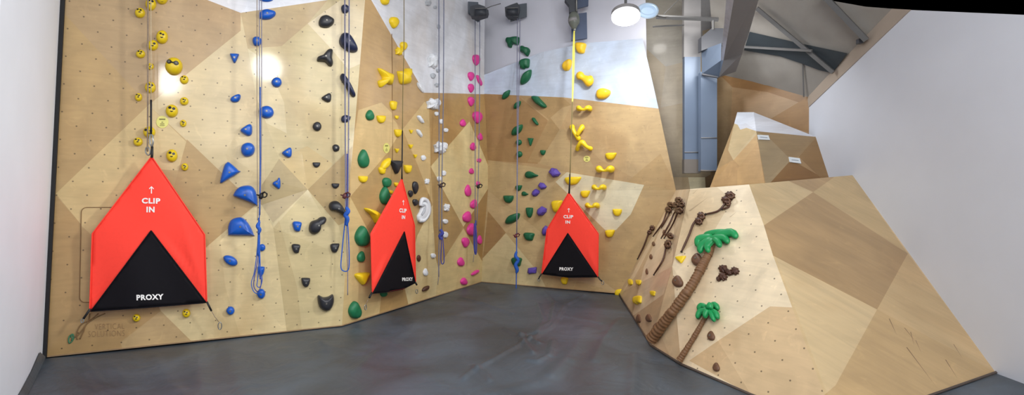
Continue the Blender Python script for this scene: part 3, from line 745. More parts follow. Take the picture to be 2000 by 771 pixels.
# ---- route tables: x, y, w, h, shape, rotation, description ---------------------------------
def route(rows, mat, color, group, phrase, name='climbing_hold', hf=.5, shift=(0, 0), others=(), **kw):
    # others: heights of the specially shaped holds of the same route, counted too
    for row, od in zip(rows, ordinals(list(rows)+[(0, y_) for y_ in others])):
        x, y, w, h, shp, rot, d = row[:7]; ex = dict(kw); ex.update(row[7] if len(row) > 7 else {})
        m = ex.pop('mat', mat); hf_ = ex.pop('hf', hf); sh_ = ex.pop('shift', shift); nm = ex.pop('name', name); col = ex.pop('color', color)
        hold(nm, x, y, w, h, shp, m, rot, hf_, sh_, label=f'{col} {d} hold, {where(od)} {phrase}', group=group, **ex)
BLUE = [(520, -2, 28, 12, 'oval', 0, 'cropped oval'), (522, 29, 32, 20, 'bean', 0, 'bean shaped'), (502, 81, 18, 18, 'rock', 0, 'small round'), (458, 114, 17, 18, 'tri', 0, 'small triangular'),
        (540, 161, 20, 19, 'oval', 0, 'round knob'), (460, 192, 20, 16, 'drop', 0, 'small drop shaped'), (520, 219, 29, 24, 'oval', 10, 'smooth oval'), (481, 254, 23, 23, 'cone', 0, 'pointed cone'),
        (484, 292, 27, 28, 'oval', 35, 'tilted oval'), (560, 298, 19, 20, 'cone', 0, 'pointed'), (449, 337, 38, 40, 'bigtri', 0, 'large triangular', dict(hf=.35)),
        (480, 381, 48, 38, 'wedge', 0, 'large fin shaped', dict(hf=.45)), (540, 358, 15, 22, 'sidecone', 0, 'narrow pointed'), (471, 442, 50, 36, 'halfdome', 0, 'large half dome', dict(hf=.45)),
        (580, 442, 18, 20, 'pinch', 0, 'round'), (450, 508, 30, 17, 'oval', 28, 'slanted oval'), (512, 483, 13, 14, 'round', 0, 'small stub'), (510, 529, 14, 18, 'ledge', 0, 'small cup shaped'),
        (510, 573, 16, 19, 'oval', 0, 'round knob'), (450, 606, 16, 16, 'oval', 0, 'small round')]
route(BLUE, M['h_blue'], 'blue', 'blue holds around the first blue rope', 'of the blue route', hf=.55)
BLACK = [(674, 18, 16, 17, 'rock', 0, 'small round', dict(mat=M['h_navy'])), (637, 43, 29, 25, 'bean', 10, 'rounded'), (680, 84, 36, 38, 'halfmoon', 0, 'large half moon', dict(mat=M['h_navy'])),
         (635, 113, 32, 34, 'trilobe', 0, 'three lobed'), (679, 167, 30, 46, 'slash', 0, 'long slanted', dict(mat=M['h_navy'])), (637, 191, 19, 18, 'cone', 0, 'small pointed'),
         (675, 232, 18, 15, 'bean', 0, 'blue tinted', dict(mat=M['h_navy'])), (619, 247, 17, 18, 'oval', 0, 'small oval'), (656, 289, 14, 14, 'rock', 0, 'small knob'), (618, 322, 15, 10, 'ledge', 0, 'thin edge'),
         (655, 363, 15, 10, 'ledge', 0, 'flat edge'), (660, 407, 36, 30, 'club', 0, 'club shaped'), (620, 440, 34, 34, 'boot', 0, 'boot shaped'), (578, 485, 17, 18, 'pinch', 0, 'small round'),
         (654, 484, 17, 18, 'half', 0, 'square sided'), (597, 551, 17, 18, 'ledge', 0, 'cup shaped'), (636, 590, 32, 32, 'dshape', 0, 'large shield shaped')]
route(BLACK, M['h_black'], 'black', 'black holds by the lavender rope', 'of the black route')
G_L2 = [(721, 225, 15, 20, 'egg', 0, 'small egg shaped'), (708, 310, 20, 35, 'egg', 0, 'tall egg shaped'), (754, 356, 16, 19, 'rock', 0, 'round'), (750, 382, 19, 34, 'egg', 0, 'half hidden oval'),
        (705, 461, 26, 39, 'egg', 0, 'large pear shaped'), (704, 501, 14, 21, 'egg', 10, 'narrow egg shaped'), (691, 605, 23, 33, 'egg', 0, 'wide egg shaped'), (748, 573, 13, 12, 'rock', 0, 'small partly covered')]
route(G_L2, M['h_green'], 'green', 'green holds beside the narrow middle gate', 'of green route by middle gate', hf=.5, bolt=False)
Y_L2 = [(750, 1, 17, 18, 'pinch', 0, 'cropped round'), (768, 44, 17, 22, 'egg', 180, 'drop shaped'), (787, 90, 13, 17, 'egg', 180, 'leaf like'), (778, 100, 14, 16, 'chunk', 0, 'knobbly'),
        (767, 206, 13, 18, 'pinch', 0, 'upright'), (774, 229, 7, 7, 'pinch', 0, 'tiny'), (743, 233, 16, 15, 'ledge', 0, 'lipped'), (776, 260, 13, 15, 'ledge', 0, 'lipped round'),
        (802, 257, 7, 7, 'tridown', 0, 'tiny triangular'), (774, 294, 8, 8, 'tridown', 0, 'tiny flat'), (801, 286, 9, 8, 'tridown', 0, 'tiny wedge'), (810, 305, 7, 7, 'tridown', 0, 'tiny pointed'),
        (751, 320, 18, 23, 'leaf', 0, 'slanted leaf'), (745, 333, 13, 14, 'pinch', 0, 'small disc'), (795, 330, 14, 16, 'ledge', 0, 'lipped cup'), (708, 350, 17, 13, 'ledge', 0, 'small shelf'),
        (773, 360, 8, 8, 'pinch', 0, 'tiny half hidden'), (763, 375, 8, 7, 'pinch', 0, 'tiny half hidden'), (728, 421, 34, 30, 'banana', 0, 'curved banana shaped'), (705, 543, 26, 23, 'shield', 0, 'large wedge')]
route(Y_L2, M['h_yellow'], 'yellow', 'yellow holds around the narrow middle gate', 'of yellow route by middle gate', hf=.5, bolt=False, others=(153, 150))
K_L2 = [(772, 326, 23, 26, 'tridown', 0, 'triangular', dict(hf=.4)), (810, 366, 11, 24, 'egg', 180, 'tall'), (801, 378, 9, 13, 'egg', 180, 'small'), (810, 395, 10, 13, 'egg', 180, 'rounded'),
        (817, 504, 7, 13, 'oval', 0, 'small upright', dict(mat=M['h_dbrown'], color='dark brown')), (830, 563, 13, 11, 'leaf', 0, 'chunky', dict(mat=M['h_dbrown'], color='dark brown'))]
route(K_L2, M['h_black'], 'black', 'black holds around the narrow middle gate', 'beside the middle gate', bolt=False)
W_L2 = [(835, 6, 11, 11, 'chunk', 0, 'faint rough', dict(mat=M['h_grey'], color='grey')), (849, 14, 7, 6, 'rock', 0, 'tiny faint', dict(mat=M['h_grey'], color='grey')), (856, 52, 6, 9, 'rock', 0, 'small faint', dict(mat=M['h_grey'], color='grey')),
        (844, 119, 20, 28, 'chunk', 0, 'large faint'), (855, 138, 7, 7, 'rock', 0, 'small round faint', dict(mat=M['h_grey'], color='grey')), (845, 148, 9, 10, 'rock', 0, 'rounded faint', dict(mat=M['h_grey'], color='grey')), (853, 166, 9, 8, 'chunk', 0, 'rough low faint', dict(mat=M['h_grey'], color='grey')),
        (820, 171, 12, 20, 'spear', 0, 'long slanted'), (844, 203, 25, 22, 'chunk', 0, 'large rugged'), (852, 222, 8, 8, 'rock', 0, 'small'), (820, 233, 12, 15, 'fish', 0, 'rugged upright'),
        (861, 237, 7, 9, 'rock', 0, 'rope covered'), (870, 254, 8, 8, 'rock', 0, 'small round'), (818, 260, 11, 15, 'fish', 0, 'rugged'), (858, 288, 24, 23, 'chunk', 0, 'large rocky'),
        (826, 308, 9, 10, 'rock', 0, 'small knobbly'), (866, 338, 8, 10, 'rock', 0, 'small upright'), (857, 349, 8, 10, 'rock', 0, 'small half covered'), (833, 354, 9, 11, 'chunk', 0, 'small chunky'),
        (871, 405, 11, 15, 'chunk', 0, 'medium chunky'), (869, 432, 10, 9, 'rock', 0, 'small flat'), (869, 458, 9, 12, 'rock', 0, 'small egg'), (845, 499, 9, 9, 'rock', 0, 'small pebble'), (830, 531, 9, 14, 'egg', 0, 'pale upright')]
route(W_L2, M['h_white'], 'white', 'white holds around the grey rope', 'of white route by grey rope', hf=.45, lump=.25, bolt=False, flat=True, sub=2)
PK = [(929, 117, 14, 21, 'egg', 180, 'egg shaped'), (919, 149, 12, 17, 'egg', 180, 'small oval'), (935, 157, 11, 21, 'fish', 0, 'slanted'), (919, 172, 11, 17, 'egg', 180, 'small egg shaped'),
      (919, 198, 12, 18, 'egg', 180, 'upright oval'), (931, 229, 18, 23, 'egg', 180, 'large rounded'), (903, 240, 11, 14, 'egg', 0, 'small round'), (937, 267, 9, 14, 'egg', 0, 'narrow'),
      (923, 286, 11, 15, 'egg', 0, 'tilted oval'), (935, 313, 8, 8, 'round', 0, 'tiny'), (920, 334, 9, 11, 'egg', 0, 'small'), (933, 358, 7, 9, 'round', 0, 'tiny half covered'),
      (913, 372, 12, 22, 'egg', 0, 'tall oval'), (924, 398, 12, 18, 'egg', 20, 'half covered oval'), (911, 423, 16, 21, 'egg', 15, 'large tilted'), (920, 448, 18, 24, 'egg', 0, 'largest rounded'),
      (936, 468, 9, 17, 'egg', 0, 'narrow upright'), (908, 473, 14, 19, 'egg', 180, 'round chunky'), (899, 511, 13, 17, 'egg', 0, 'rounded'), (927, 532, 11, 15, 'fish', 90, 'slanted small'), (905, 549, 13, 14, 'egg', 0, 'rounded small')]
route(PK, M['h_pink'], 'pink', 'pink holds in the wall corner', 'of the pink corner route', hf=.4, bolt=False)
G_B = [(1002, 83, 26, 21, 'jag', 0, 'jagged'), (1026, 100, 20, 20, 'blocky', 0, 'blocky'), (1025, 125, 20, 21, 'scallop', 0, 'scalloped'), (1028, 151, 21, 29, 'leaf', 0, 'leaf shaped'),
       (989, 185, 15, 18, 'leaf', 0, 'small leaf shaped'), (1054, 199, 28, 24, 'fish', 0, 'slanted fish shaped'), (1011, 205, 13, 15, 'leaf', 0, 'small rope covered'), (1046, 237, 12, 15, 'fish', 0, 'small slanted'),
       (1011, 254, 20, 21, 'leaf', 0, 'rope covered leaf'), (1014, 278, 11, 11, 'round', 0, 'small round'), (1037, 277, 10, 15, 'tridown', 0, 'narrow pointed'), (1061, 298, 10, 10, 'ledge', 0, 'small lipped'),
       (1015, 301, 11, 12, 'round', 0, 'small knob'), (1039, 341, 26, 14, 'comma', 0, 'comma shaped'), (1014, 367, 12, 11, 'half', 0, 'small chunk'), (1026, 378, 13, 9, 'comma', 0, 'small flat'),
       (994, 389, 19, 15, 'ledge', 0, 'bowl shaped'), (1035, 415, 13, 20, 'ledge', 0, 'upright'), (1002, 427, 27, 21, 'leaf', 0, 'large leaf'), (1034, 462, 21, 16, 'pinch', 0, 'wide bowl'), (1010, 511, 20, 18, 'pinch', 0, 'rope covered bowl')]
route(G_B, M['h_dgreen'], 'green', 'green holds on the back wall', 'of back wall green route', hf=.6, shift=(0, -.15), bolt=False)
P_B = [(1084, 337, 23, 19, 'gem', 0, 'large faceted'), (1060, 363, 17, 14, 'gem', 0, 'faceted'), (1047, 376, 15, 15, 'gem2', 0, 'small faceted'), (1059, 412, 19, 19, 'gem2', 0, 'chunky faceted'),
       (1066, 450, 14, 20, 'gem2', 0, 'half hidden'), (1040, 528, 18, 14, 'brick', 0, 'block shaped')]
route(P_B, M['h_purple'], 'purple', 'purple holds on the back wall', 'of the purple route', hf=.6, shift=(0, .1), bolt=False, flat=True, sub=1, rings=FLATR)
Y_B = [(1135, 94, 21, 22, 'pinch', 0, 'round', dict(mat=M['h_amber'], hf=.6)), (1108, 127, 18, 23, 'drop', 0, 'rounded', dict(mat=M['h_amber'], hf=.6)), (1179, 183, 27, 22, 'bean', 0, 'large oval', dict(mat=M['h_amber'], hf=.6)),
       (1194, 305, 21, 14, 'half', 0, 'short ledge'), (1120, 353, 31, 16, 'half', 0, 'wide ledge'), (1144, 379, 18, 14, 'half', 0, 'small ledge'), (1089, 403, 20, 24, 'half', 0, 'half hidden deep'),
       (1206, 415, 18, 14, 'ledge', 0, 'cup shaped'), (1192, 456, 18, 15, 'half', 0, 'blocky'), (1103, 548, 14, 14, 'pinch', 0, 'shaded small')]
route(Y_B, M['h_yellow'], 'yellow', 'yellow holds on the back wall', 'of back wall yellow route', hf=.55, shift=(0, -.2), bolt=False, others=(154, 213, 260, 285, 331, 366, 402))
Y_S = [(1330, 507, 20, 13, 'shield', 0, 'wedge shaped'), (1209, 571, 16, 14, 'scallop', 0, 'ridged'), (1232, 551, 9, 12, 'rock', 0, 'small'), (1248, 552, 10, 10, 'ledge', 0, 'small lipped'),
       (1246, 586, 16, 17, 'scallop', 0, 'larger ridged'), (1276, 573, 10, 10, 'pinch', 0, 'small rounded')]
route(Y_S, M['h_yellow'], 'yellow', 'yellow holds on the palm slab', 'on the pale palm slab', hf=.4, bolt=False)
BR = [(1363, 508, 22, 23, 'egg', 0, 'round coconut'), (1325, 550, 20, 22, 'egg', 0, 'smooth round coconut'), (1287, 639, 18, 18, 'egg', 0, 'coconut behind trunk'), (1390, 656, 14, 18, 'egg', 0, 'oval coconut'), (1400, 717, 13, 17, 'egg', 0, 'small coconut'),
      (1248, 622, 9, 16, 'egg', 0, 'narrow'), (1268, 621, 11, 15, 'egg', 0, 'small oval'), (1277, 476, 6, 8, 'egg', 0, 'tiny dark'), (1272, 501, 6, 9, 'egg', 0, 'tiny oval'), (1264, 530, 5, 11, 'egg', 0, 'tiny narrow'), (1298, 454, 6, 10, 'egg', 0, 'tiny upper')]
route(BR, M['h_brown'], 'brown', 'brown holds on the palm slab', 'on the palm slab', name='coconut_hold', hf=.4)

# ---- special shapes ------------------------------------------------------------------------
def px_poly(pts, x, y, w, h): return [((a-x)/w, (b_-y)/h) for a, b_ in pts]
bfl = [(737, 133), (745, 136), (757, 142), (766, 146), (765, 157), (762, 166), (755, 163), (747, 165), (742, 171), (739, 168), (737, 159), (742, 156), (746, 153), (740, 142)]
hold('butterfly_hold', 752, 153, 1, 1, px_poly(bfl, 752, 153, 1, 1), M['h_yellow'], hf=14, sub=2, bolt=True, rings=FLATR, label='yellow butterfly shaped hold with long pointed upper wing', group='yellow holds around the narrow middle gate')
bfr = [(775, 139), (787, 139), (790, 134), (801, 134), (800, 143), (797, 150), (799, 158), (797, 163), (784, 165), (779, 160), (777, 150)]
hold('butterfly_hold', 788, 150, 1, 1, px_poly(bfr, 788, 150, 1, 1), M['h_yellow'], hf=14, sub=2, bolt=True, rings=FLATR, label='yellow butterfly shaped hold with broad square wings near white wall', group='yellow holds around the narrow middle gate')
# white ear
ear = [(821, 390), (827, 385), (834, 388), (839, 398), (840, 412), (836, 424), (828, 433), (819, 435), (814, 428), (814, 420), (818, 414), (820, 404), (819, 397)]
eo, P, N, s = hold('ear_hold', 828, 411, 1, 1, px_poly(ear, 828, 411, 1, 1), M['h_white'], hf=9, sub=2, bolt=False, rings=FLATR, label='large white ear shaped hold beside the middle red gate')
pl = Plane(P+N*.05, N)
tube('rim', [pl.hit(*q_) for q_ in ((821, 402), (824, 390), (832, 391), (837, 404), (836, 418), (828, 430), (820, 430))], [.03, .035, .035, .035, .03, .03, .03], M['h_white'], eo, 8, sub=4)
tube('inner_ridge', [pl.hit(*q_) for q_ in ((822, 402), (829, 401), (828, 412), (823, 420))], [.02, .025, .03, .02], M['h_grey'], eo, 8, sub=3)
def bone(pts, radii, lifts, label, mat, extra=None, name='bone_hold'):
    c = pts[len(pts)//2]; P, N = cast(*c); s = (P-CAM).y/F; pl = Plane(P, N)
    def run(pts, radii, lifts):
        W = [pl.hit(*q_)+N*l for q_, l in zip(pts, lifts)]
        return tube_geo(smooth_path(W, 4), [v.x for v in smooth_path([Vector((r*s, 0, 0)) for r in radii], 4)], 10)
    geos = [run(pts, radii, lifts)]
    for ex in (extra or []): geos.append(run(*ex))
    V, Fc = join(*geos)
    o = mesh_obj(name, V, Fc, mat, None, True, P); tag(o, label, 'climbing hold', 'yellow holds on the back wall'); return o
for (x, y, w, d) in ((1145, 213, 28, 'topmost bone, below the round yellow holds'), (1186, 331, 31, 'largest bone, with two round knobs'), (1174, 366, 26, 'small bone, just below the two knobbed bone'), (1161, 402, 26, 'lowest bone, beside the gate')):
    h2 = w/2; kn = 7 if w > 30 else 5.5
    bone([(x-h2+4, y+2), (x-h2+3.5, y-1), (x-h2+6, y-2), (x-2, y+1), (x+3, y+1), (x+h2-6, y-2), (x+h2-4, y-1), (x+h2-4, y+2)], [3, kn, kn-1.2, 2.6, 2.8, kn-1, kn, 3],
         [.03, .10, .16, .17, .17, .16, .10, .03], f'yellow bar hold like a bone, {d}', M['h_yellow'])
bone([(1136, 149), (1136, 149), (1138, 149), (1144, 153), (1152, 158), (1154, 159), (1154, 159)], [5, 8, 8, 6, 10, 11, 6], [.05, .07, .12, .12, .10, .08, .07], 'amber peanut shaped hold with two lobes on the white panel', M['h_amber'])
bone([(1120, 248), (1120, 248), (1123, 253), (1128, 262), (1132, 270), (1133, 272)], [4, 5.5, 4.5, 4, 5, 4], [.045, .06, .10, .10, .06, .045], 'yellow Y shaped hold above the arch shaped hold', M['h_yellow'],
     [([(1141, 247), (1140, 248), (1137, 254), (1131, 264)], [4, 5.5, 4.5, 4], [.045, .06, .10, .10])])
bone([(1129, 292), (1130, 291), (1134, 285), (1142, 278), (1150, 286), (1156, 290), (1157, 291)], [3, 4.5, 3.6, 5.5, 3.6, 4.5, 3], [.045, .06, .12, .13, .12, .06, .045], 'yellow arch shaped hold pointing upward above the pale tag', M['h_yellow'])
# knotty brown cluster
P, N = cast(1420, 534); root = empty('cluster_hold', P); tag(root, 'dark brown cluster hold of four knobbly lumps', 'climbing hold')
for x, y, w, h in ((1414, 526, 20, 16), (1413, 541, 19, 16), (1437, 530, 17, 16), (1425, 533, 16, 12), (1405, 546, 8, 9)):
    V, Fc = dome_geo(outline('star', x, y, w, h, 20), P, N, .04, (x, y), lump=.35, seed=int(x))
    mesh_obj('lump', V, Fc, M['h_dbrown'], root, True)
# knobbly heads with long thin tails
HEADS = [([(1274, 445, 9, 10), (1269, 453, 8, 9)], [[(1267, 456), (1258, 480), (1246, 505)]], 'brown long tailed hold nearest the back wall, hanging alone'),
         ([(1311, 400, 10, 9), (1307, 410, 11, 10)], [[(1304, 415), (1296, 437), (1278, 462)]], 'brown long tailed hold, lower head of the group of three'),
         ([(1327, 391, 11, 10), (1321, 401, 10, 11)], [[(1313, 408), (1306, 425), (1294, 446)]], 'brown long tailed hold, topmost head of the group of three'),
         ([(1332, 399, 11, 12), (1328, 411, 13, 13)], [[(1320, 416), (1309, 440), (1294, 466)], [(1326, 417), (1316, 440), (1300, 466)]], 'brown hold with two long tails in the group of three'),
         ([(1311, 461, 9, 10), (1306, 478, 10, 15)], [[(1303, 486), (1297, 510), (1280, 537)]], 'brown long tailed hold below the group of three'),
         ([(1371, 423, 13, 14), (1366, 433, 13, 13)], [[(1357, 437), (1347, 462), (1333, 493)]], 'brown long tailed hold above the tall palm crown'),
         ([(1427, 383, 17, 14), (1420, 392, 17, 13), (1422, 398, 10, 8)], [[(1417, 401), (1404, 414), (1380, 420)], [(1428, 398), (1424, 406), (1412, 410)]], 'brown long tailed hold at the top of the slab')]
for hs, tails, lab in HEADS:
    P, N = cast(hs[0][0], hs[0][1]); root = empty('tailed_hold', P); tag(root, lab, 'climbing hold', 'brown long tailed holds on the slab')
    for k, (x, y, w, h) in enumerate(hs):
        Q, N2 = cast(x, y)
        V, Fc = dome_geo(outline('star', x, y, w*1.22, h*1.22, 15*k), Q, N2, .045, (x, y), lump=.2, seed=int(x+y))
        ho = mesh_obj('head' if k == 0 else 'knot', V, Fc, M['h_dbrown'], root, True)
        t2 = Plane(Q+N2*.045, N2)
        tube('coil', [t2.hit(x-w*.3, y-h*.2), t2.hit(x+w*.1, y-h*.35), t2.hit(x+w*.32, y), t2.hit(x, y+h*.25), t2.hit(x-w*.25, y+.1*h)], .010, M['h_brown'], ho, 6, sub=3)
    for ti, t in enumerate(tails):
        if ti == 0: t = [tuple(hs[-1][:2])]+t
        W = []
        for q_ in smooth_path([Vector((a, b_, 0)) for a, b_ in t], 5):
            p_, n_ = cast(q_.x, q_.y); W.append(p_+n_*.020)
        tube('tail', W, [.013]*(len(W)-2)+[.011, .008], M['h_dbrown'], root, 6)
        disc('tail_bolt', W[-1], N, .012, .008, M['ink'], root)
# palm trees
def palm(trunk, segs, fronds, label, rbase):
    P, N = cast(*trunk[0][:2]); root = empty('palm_tree_hold', P); tag(root, label, 'climbing hold')
    pl = None
    pts = smooth_path([Vector((a, b_, 0)) for a, b_, r in trunk], 8); rr = [v.x for v in smooth_path([Vector((r, 0, 0)) for a, b_, r in trunk], 8)]
    n = len(pts); cut = [0]+[int(f*(n-1)) for f in segs]+[n-1]
    for a, b_ in zip(cut[:-1], cut[1:]):
        fine = smooth_path(pts[a:b_+1], 5); fr = [v.x for v in smooth_path([Vector((r, 0, 0)) for r in rr[a:b_+1]], 5)]
        W, R = [], []
        for k, q_ in enumerate(fine):
            p_, n_ = cast(q_.x, q_.y); s = (p_-CAM).y/F
            W.append(p_+n_*fr[k]*s*1.25); R.append(fr[k]*s*(1+.055*math.sin(k*1.1)+.03*math.sin(k*.37))*(1.06-.10*k/len(fine)))
        tube('trunk_segment', W, R, M['trunk'], root, 12)
    for i, f in enumerate(fronds):
        tip, ctl, base, wd = f[:4]
        # leaf outline bent along base -> ctl -> tip
        sp = smooth_path([Vector((*base, 0)), Vector((*ctl, 0)), Vector((*tip, 0))], 4); up_, dn = [], []
        for k, q_ in enumerate(sp):
            t = k/(len(sp)-1); tg = sp[min(k+1, len(sp)-1)]-sp[max(k-1, 0)]; nn = Vector((-tg.y, tg.x, 0)).normalized(); ww = wd*(.35+.65*math.sin(math.pi*min(1, .15+.75*t)))*(1 if t < .95 else .25)
            up_.append(q_+nn*ww*.54); dn.append(q_-nn*ww*.54)
        out = [(v.x, v.y) for v in up_+dn[::-1]]
        c = sp[len(sp)//2]; Q, N2 = cast(c.x, c.y)
        V, Fc = dome_geo(out, Q+N2*(.012+.014*i), N2, .042, (c.x, c.y))
        V = [v for v in V]
        mesh_obj('frond', V, Fc, M['frond'], root, True)
palm([(1283, 666, 10.5), (1310, 630, 10), (1336, 594, 9.5), (1360, 558, 9), (1377, 525, 8.5), (1389, 500, 7), (1395, 482, 5.5)], [.32, .62, .82],
     [((1375, 459), (1400, 455), (1423, 453), 10), ((1439, 466), (1430, 455), (1396, 461), 14), ((1423, 476), (1415, 466), (1390, 466), 13), ((1364, 484), (1366, 468), (1392, 462), 12),
      ((1367, 495), (1372, 480), (1392, 466), 12), ((1384, 494), (1383, 480), (1396, 468), 11), ((1406, 484), (1404, 474), (1394, 467), 11)],
     'tall brown palm tree shaped hold with green crown', 10)
palm([(1332, 706, 6), (1350, 676, 5), (1368, 645, 4.5), (1382, 618, 4)], [.5],
     [((1364, 607), (1372, 598), (1385, 603), 10), ((1404, 606), (1398, 596), (1386, 602), 10), ((1362, 623), (1369, 610), (1384, 605), 9), ((1403, 624), (1400, 612), (1387, 605), 9),
      ((1396, 629), (1392, 616), (1385, 606), 9), ((1377, 622), (1380, 612), (1384, 605), 9), ((1384, 596), (1386, 598), (1386, 604), 14)],
     'short brown palm tree shaped hold with small green crown', 6)

# ---- round tags, small signs -----------------------------------------------------------------
for x, y, w, h, lab in ((317, 238, 24, 24, 'round pale yellow tag with dark print beside the brown rope'), (755, 289, 12, 20, 'round pale yellow tag above the middle gate'), (1146, 310, 13, 12, 'pale yellow tag under the arch shaped hold')):
    P, N = cast(x, y); pl = Plane(P+N*.006, N)
    ring = [pl.hit(*q_) for q_ in outline('round', x, y, w, h, 0, 1)]
    o = mesh_obj('route_tag', *prism_geo(ring, [p-N*.01 for p in ring]), M['tag'], None, False, P); tag(o, lab, 'tag', 'pale yellow route tags')
    p2 = Plane(P+N*.009, N)
    for dy, ww, hh in ((-.22, .5, .10), (.02, .14, .06), (.16, .34, .06), (.29, .42, .04)):
        q_ = [p2.hit(x+a*w*ww/2, y+dy*h+b_*h*hh/2) for a, b_ in ((-1, -1), (1, -1), (1, 1), (-1, 1))]
        mesh_obj('print_line', q_, [(0, 1, 2, 3)], M['tag_ink'], o)
for pts, lab in (([(1480, 263), (1501, 264), (1504, 273), (1482, 272)], 'small white sign below the white ledge of the far boulder'), ([(1541, 306), (1562, 309), (1565, 319), (1543, 316)], 'small white sign at the middle of the far boulder')):
    c = (sum(a for a, b_ in pts)/4, sum(b_ for a, b_ in pts)/4); P, N = cast(*c); pl = Plane(P+N*.012, N)
    q_ = [pl.hit(*p) for p in pts]
    o = mesh_obj('small_sign', *prism_geo(q_, [p-N*.01 for p in q_]), M['sign'], None, False, P); tag(o, lab, 'sign')
    p2 = Plane(P+N*.015, N)
    ln = [p2.hit(c[0]+a, c[1]+b_) for a, b_ in ((-7, -1.2), (7, .2), (7, 1.2), (-7, -.2))]
    mesh_obj('print_line', ln, [(0, 1, 2, 3)], M['sign_ink'], o)

# ---- text ---------------------------------------------------------------------------------
def text_mesh(body, bold=.02):
    cu = bpy.data.curves.new('lettering', 'FONT'); cu.body = body; cu.size = 1; cu.offset = bold; cu.space_character = 1.12; cu.resolution_u = 4
    ob = bpy.data.objects.new('lettering', cu); COL.objects.link(ob)
    bpy.context.view_layer.update()
    me = bpy.data.meshes.new_from_object(ob.evaluated_get(bpy.context.evaluated_depsgraph_get()))
    V = [v.co.copy() for v in me.vertices]; Fc = [tuple(p.vertices) for p in me.polygons]
    bpy.data.objects.remove(ob); bpy.data.curves.remove(cu); bpy.data.meshes.remove(me)
    x0, x1 = min(v.x for v in V), max(v.x for v in V); y0, y1 = min(v.y for v in V), max(v.y for v in V)
    return [((v.x-x0)/(x1-x0)-.5, (v.y-y0)/(y1-y0)-.5) for v in V], Fc
def lettering(body, x, y, w, h, rot, surf, mat, parent, bold=.02, name='lettering'):
    U, Fc = text_mesh(body, bold); ca, sa = math.cos(math.radians(rot)), math.sin(math.radians(rot))
    V = [surf(x+u*w*ca+v*h*sa, y+u*w*sa-v*h*ca) for u, v in U]
    return mesh_obj(name, V, Fc, mat, parent)

# ---- belay gates (fabric panels) ------------------------------------------------------------
def dense_poly(poly, step):
    out = []
    for i in range(len(poly)):
        a, b_ = Vector(poly[i]), Vector(poly[(i+1) % len(poly)]); n = max(1, int((b_-a).length/step))
        out += [tuple(a.lerp(b_, k/n)) for k in range(n)]
    return out
def fabric(name, poly, surf, mat, parent, step, thick):
    bd = dense_poly(poly, step); pts = [Vector(p) for p in bd]; n = len(bd)
    x0, x1 = min(p[0] for p in bd), max(p[0] for p in bd); y0, y1 = min(p[1] for p in bd), max(p[1] for p in bd)
    y = y0+step
    while y < y1:
        x = x0+step
        while x < x1:
            if inside(x, y, bd) and min(math.hypot(x-p[0], y-p[1]) for p in bd) > step*.6: pts.append(Vector((x, y)))
            x += step
        y += step
    V2, E2, F2, *_ = delaunay_2d_cdt(pts, [(i, (i+1) % n) for i in range(n)], [], 1, 1e-4)
    V = [surf(v.x, v.y) for v in V2]; Fc = []
    for f in F2:
        a, b_, c = (V[i] for i in f[:3])
        Fc.append(tuple(f) if (b_-a).cross(c-a).dot(CAM-a) > 0 else tuple(reversed(f)))
    o = mesh_obj(name, V, Fc, mat, parent, True)
    md = o.modifiers.new('thickness', 'SOLIDIFY'); md.thickness = thick; md.offset = -1
    return o
def ring_link(name, x, y, w, h, rot, surf, r, mat, parent):
    pts = [surf(a, b_) for a, b_ in outline('round', x, y, w, h, rot, 1)]
    V, Fc = tube_geo(pts+[pts[0]], r, 6, False); return mesh_obj(name, V, Fc, mat, parent, True)
def gate(red, tri, plane, folds, label, texts, step, straps, rings_):
    base = plane.hit(*red[2])
    root = empty('belay_gate', Vector((base.x, base.y, 0))); tag(root, label, 'belay gate')
    cx = sum(p[0] for p in red)/len(red); 
    def surf(off):
        def f(x, y):
            z = off
            for (a, b_, h, w) in folds:
                d, t = segdist(x, y, Vector((a[0], a[1], 0)), Vector((b_[0], b_[1], 0))); z += h*math.exp(-(d/w)**2)*math.sin(math.pi*min(1, max(.0, .15+.8*t)))
            z += .02*math.sin((x-cx)*.045)*math.sin((y-red[0][1])*.02)
            return plane.hit(x, y, z)
        return f
    fabric('red_panel', red, surf(0), M['red'], root, step, .006)
    bp_ = fabric('black_panel', tri, surf(.010), M['navy'], root, step, .006); bp_['label'] = 'black triangular lower panel'
    # piping round the edge of the fabric
    ed = [surf(.004)(*p) for p in dense_poly(red, step)]
    V, Fc = tube_geo(ed+[ed[0]], .006, 6, False); mesh_obj('hem', V, Fc, M['red'], root, True)
    be = [surf(.012)(*p) for p in dense_poly(tri, step)]; k = len(be)
    V, Fc = tube_geo(be+[be[0]], .006, 6, False); mesh_obj('black_hem', V, Fc, M['navy'], root, True)
    s2 = surf(.019); s3 = surf(.008)
    for body, x, y, w, h, rot in texts:
        lettering(body, x, y, w, h, rot, s2 if body == 'PROXY' else s3, M['print'], root, .042)
    # arrow
    ax, ay, ah = texts[0][1]+.8, texts[0][2]-texts[0][4]*1.95, texts[0][4]*1.3
    aw = texts[0][3]*.028
    V = [s3(ax-aw, ay+ah*.5), s3(ax+aw, ay+ah*.5), s3(ax+aw, ay-ah*.4), s3(ax-aw, ay-ah*.4), s3(ax, ay-ah*.5), s3(ax-aw*4.5, ay-ah*.2), s3(ax-aw*4.5, ay-ah*.06), s3(ax, ay-ah*.34), s3(ax+aw*4.5, ay-ah*.06), s3(ax+aw*4.5, ay-ah*.2)]
    mesh_obj('arrow', V, [(0, 1, 2, 3), (4, 5, 6, 7), (4, 7, 8, 9)], M['print'], root)
    for pts, r, mat in straps: tube('strap', [surf(.012)(*p) for p in pts], r, mat, root, 6)
    for x, y, w, h, rot in rings_: ring_link('carabiner', x, y, w, h, rot, surf(.01), .006, M['metal'], root)
    return root, surf
PG1 = PL1.moved(.13)
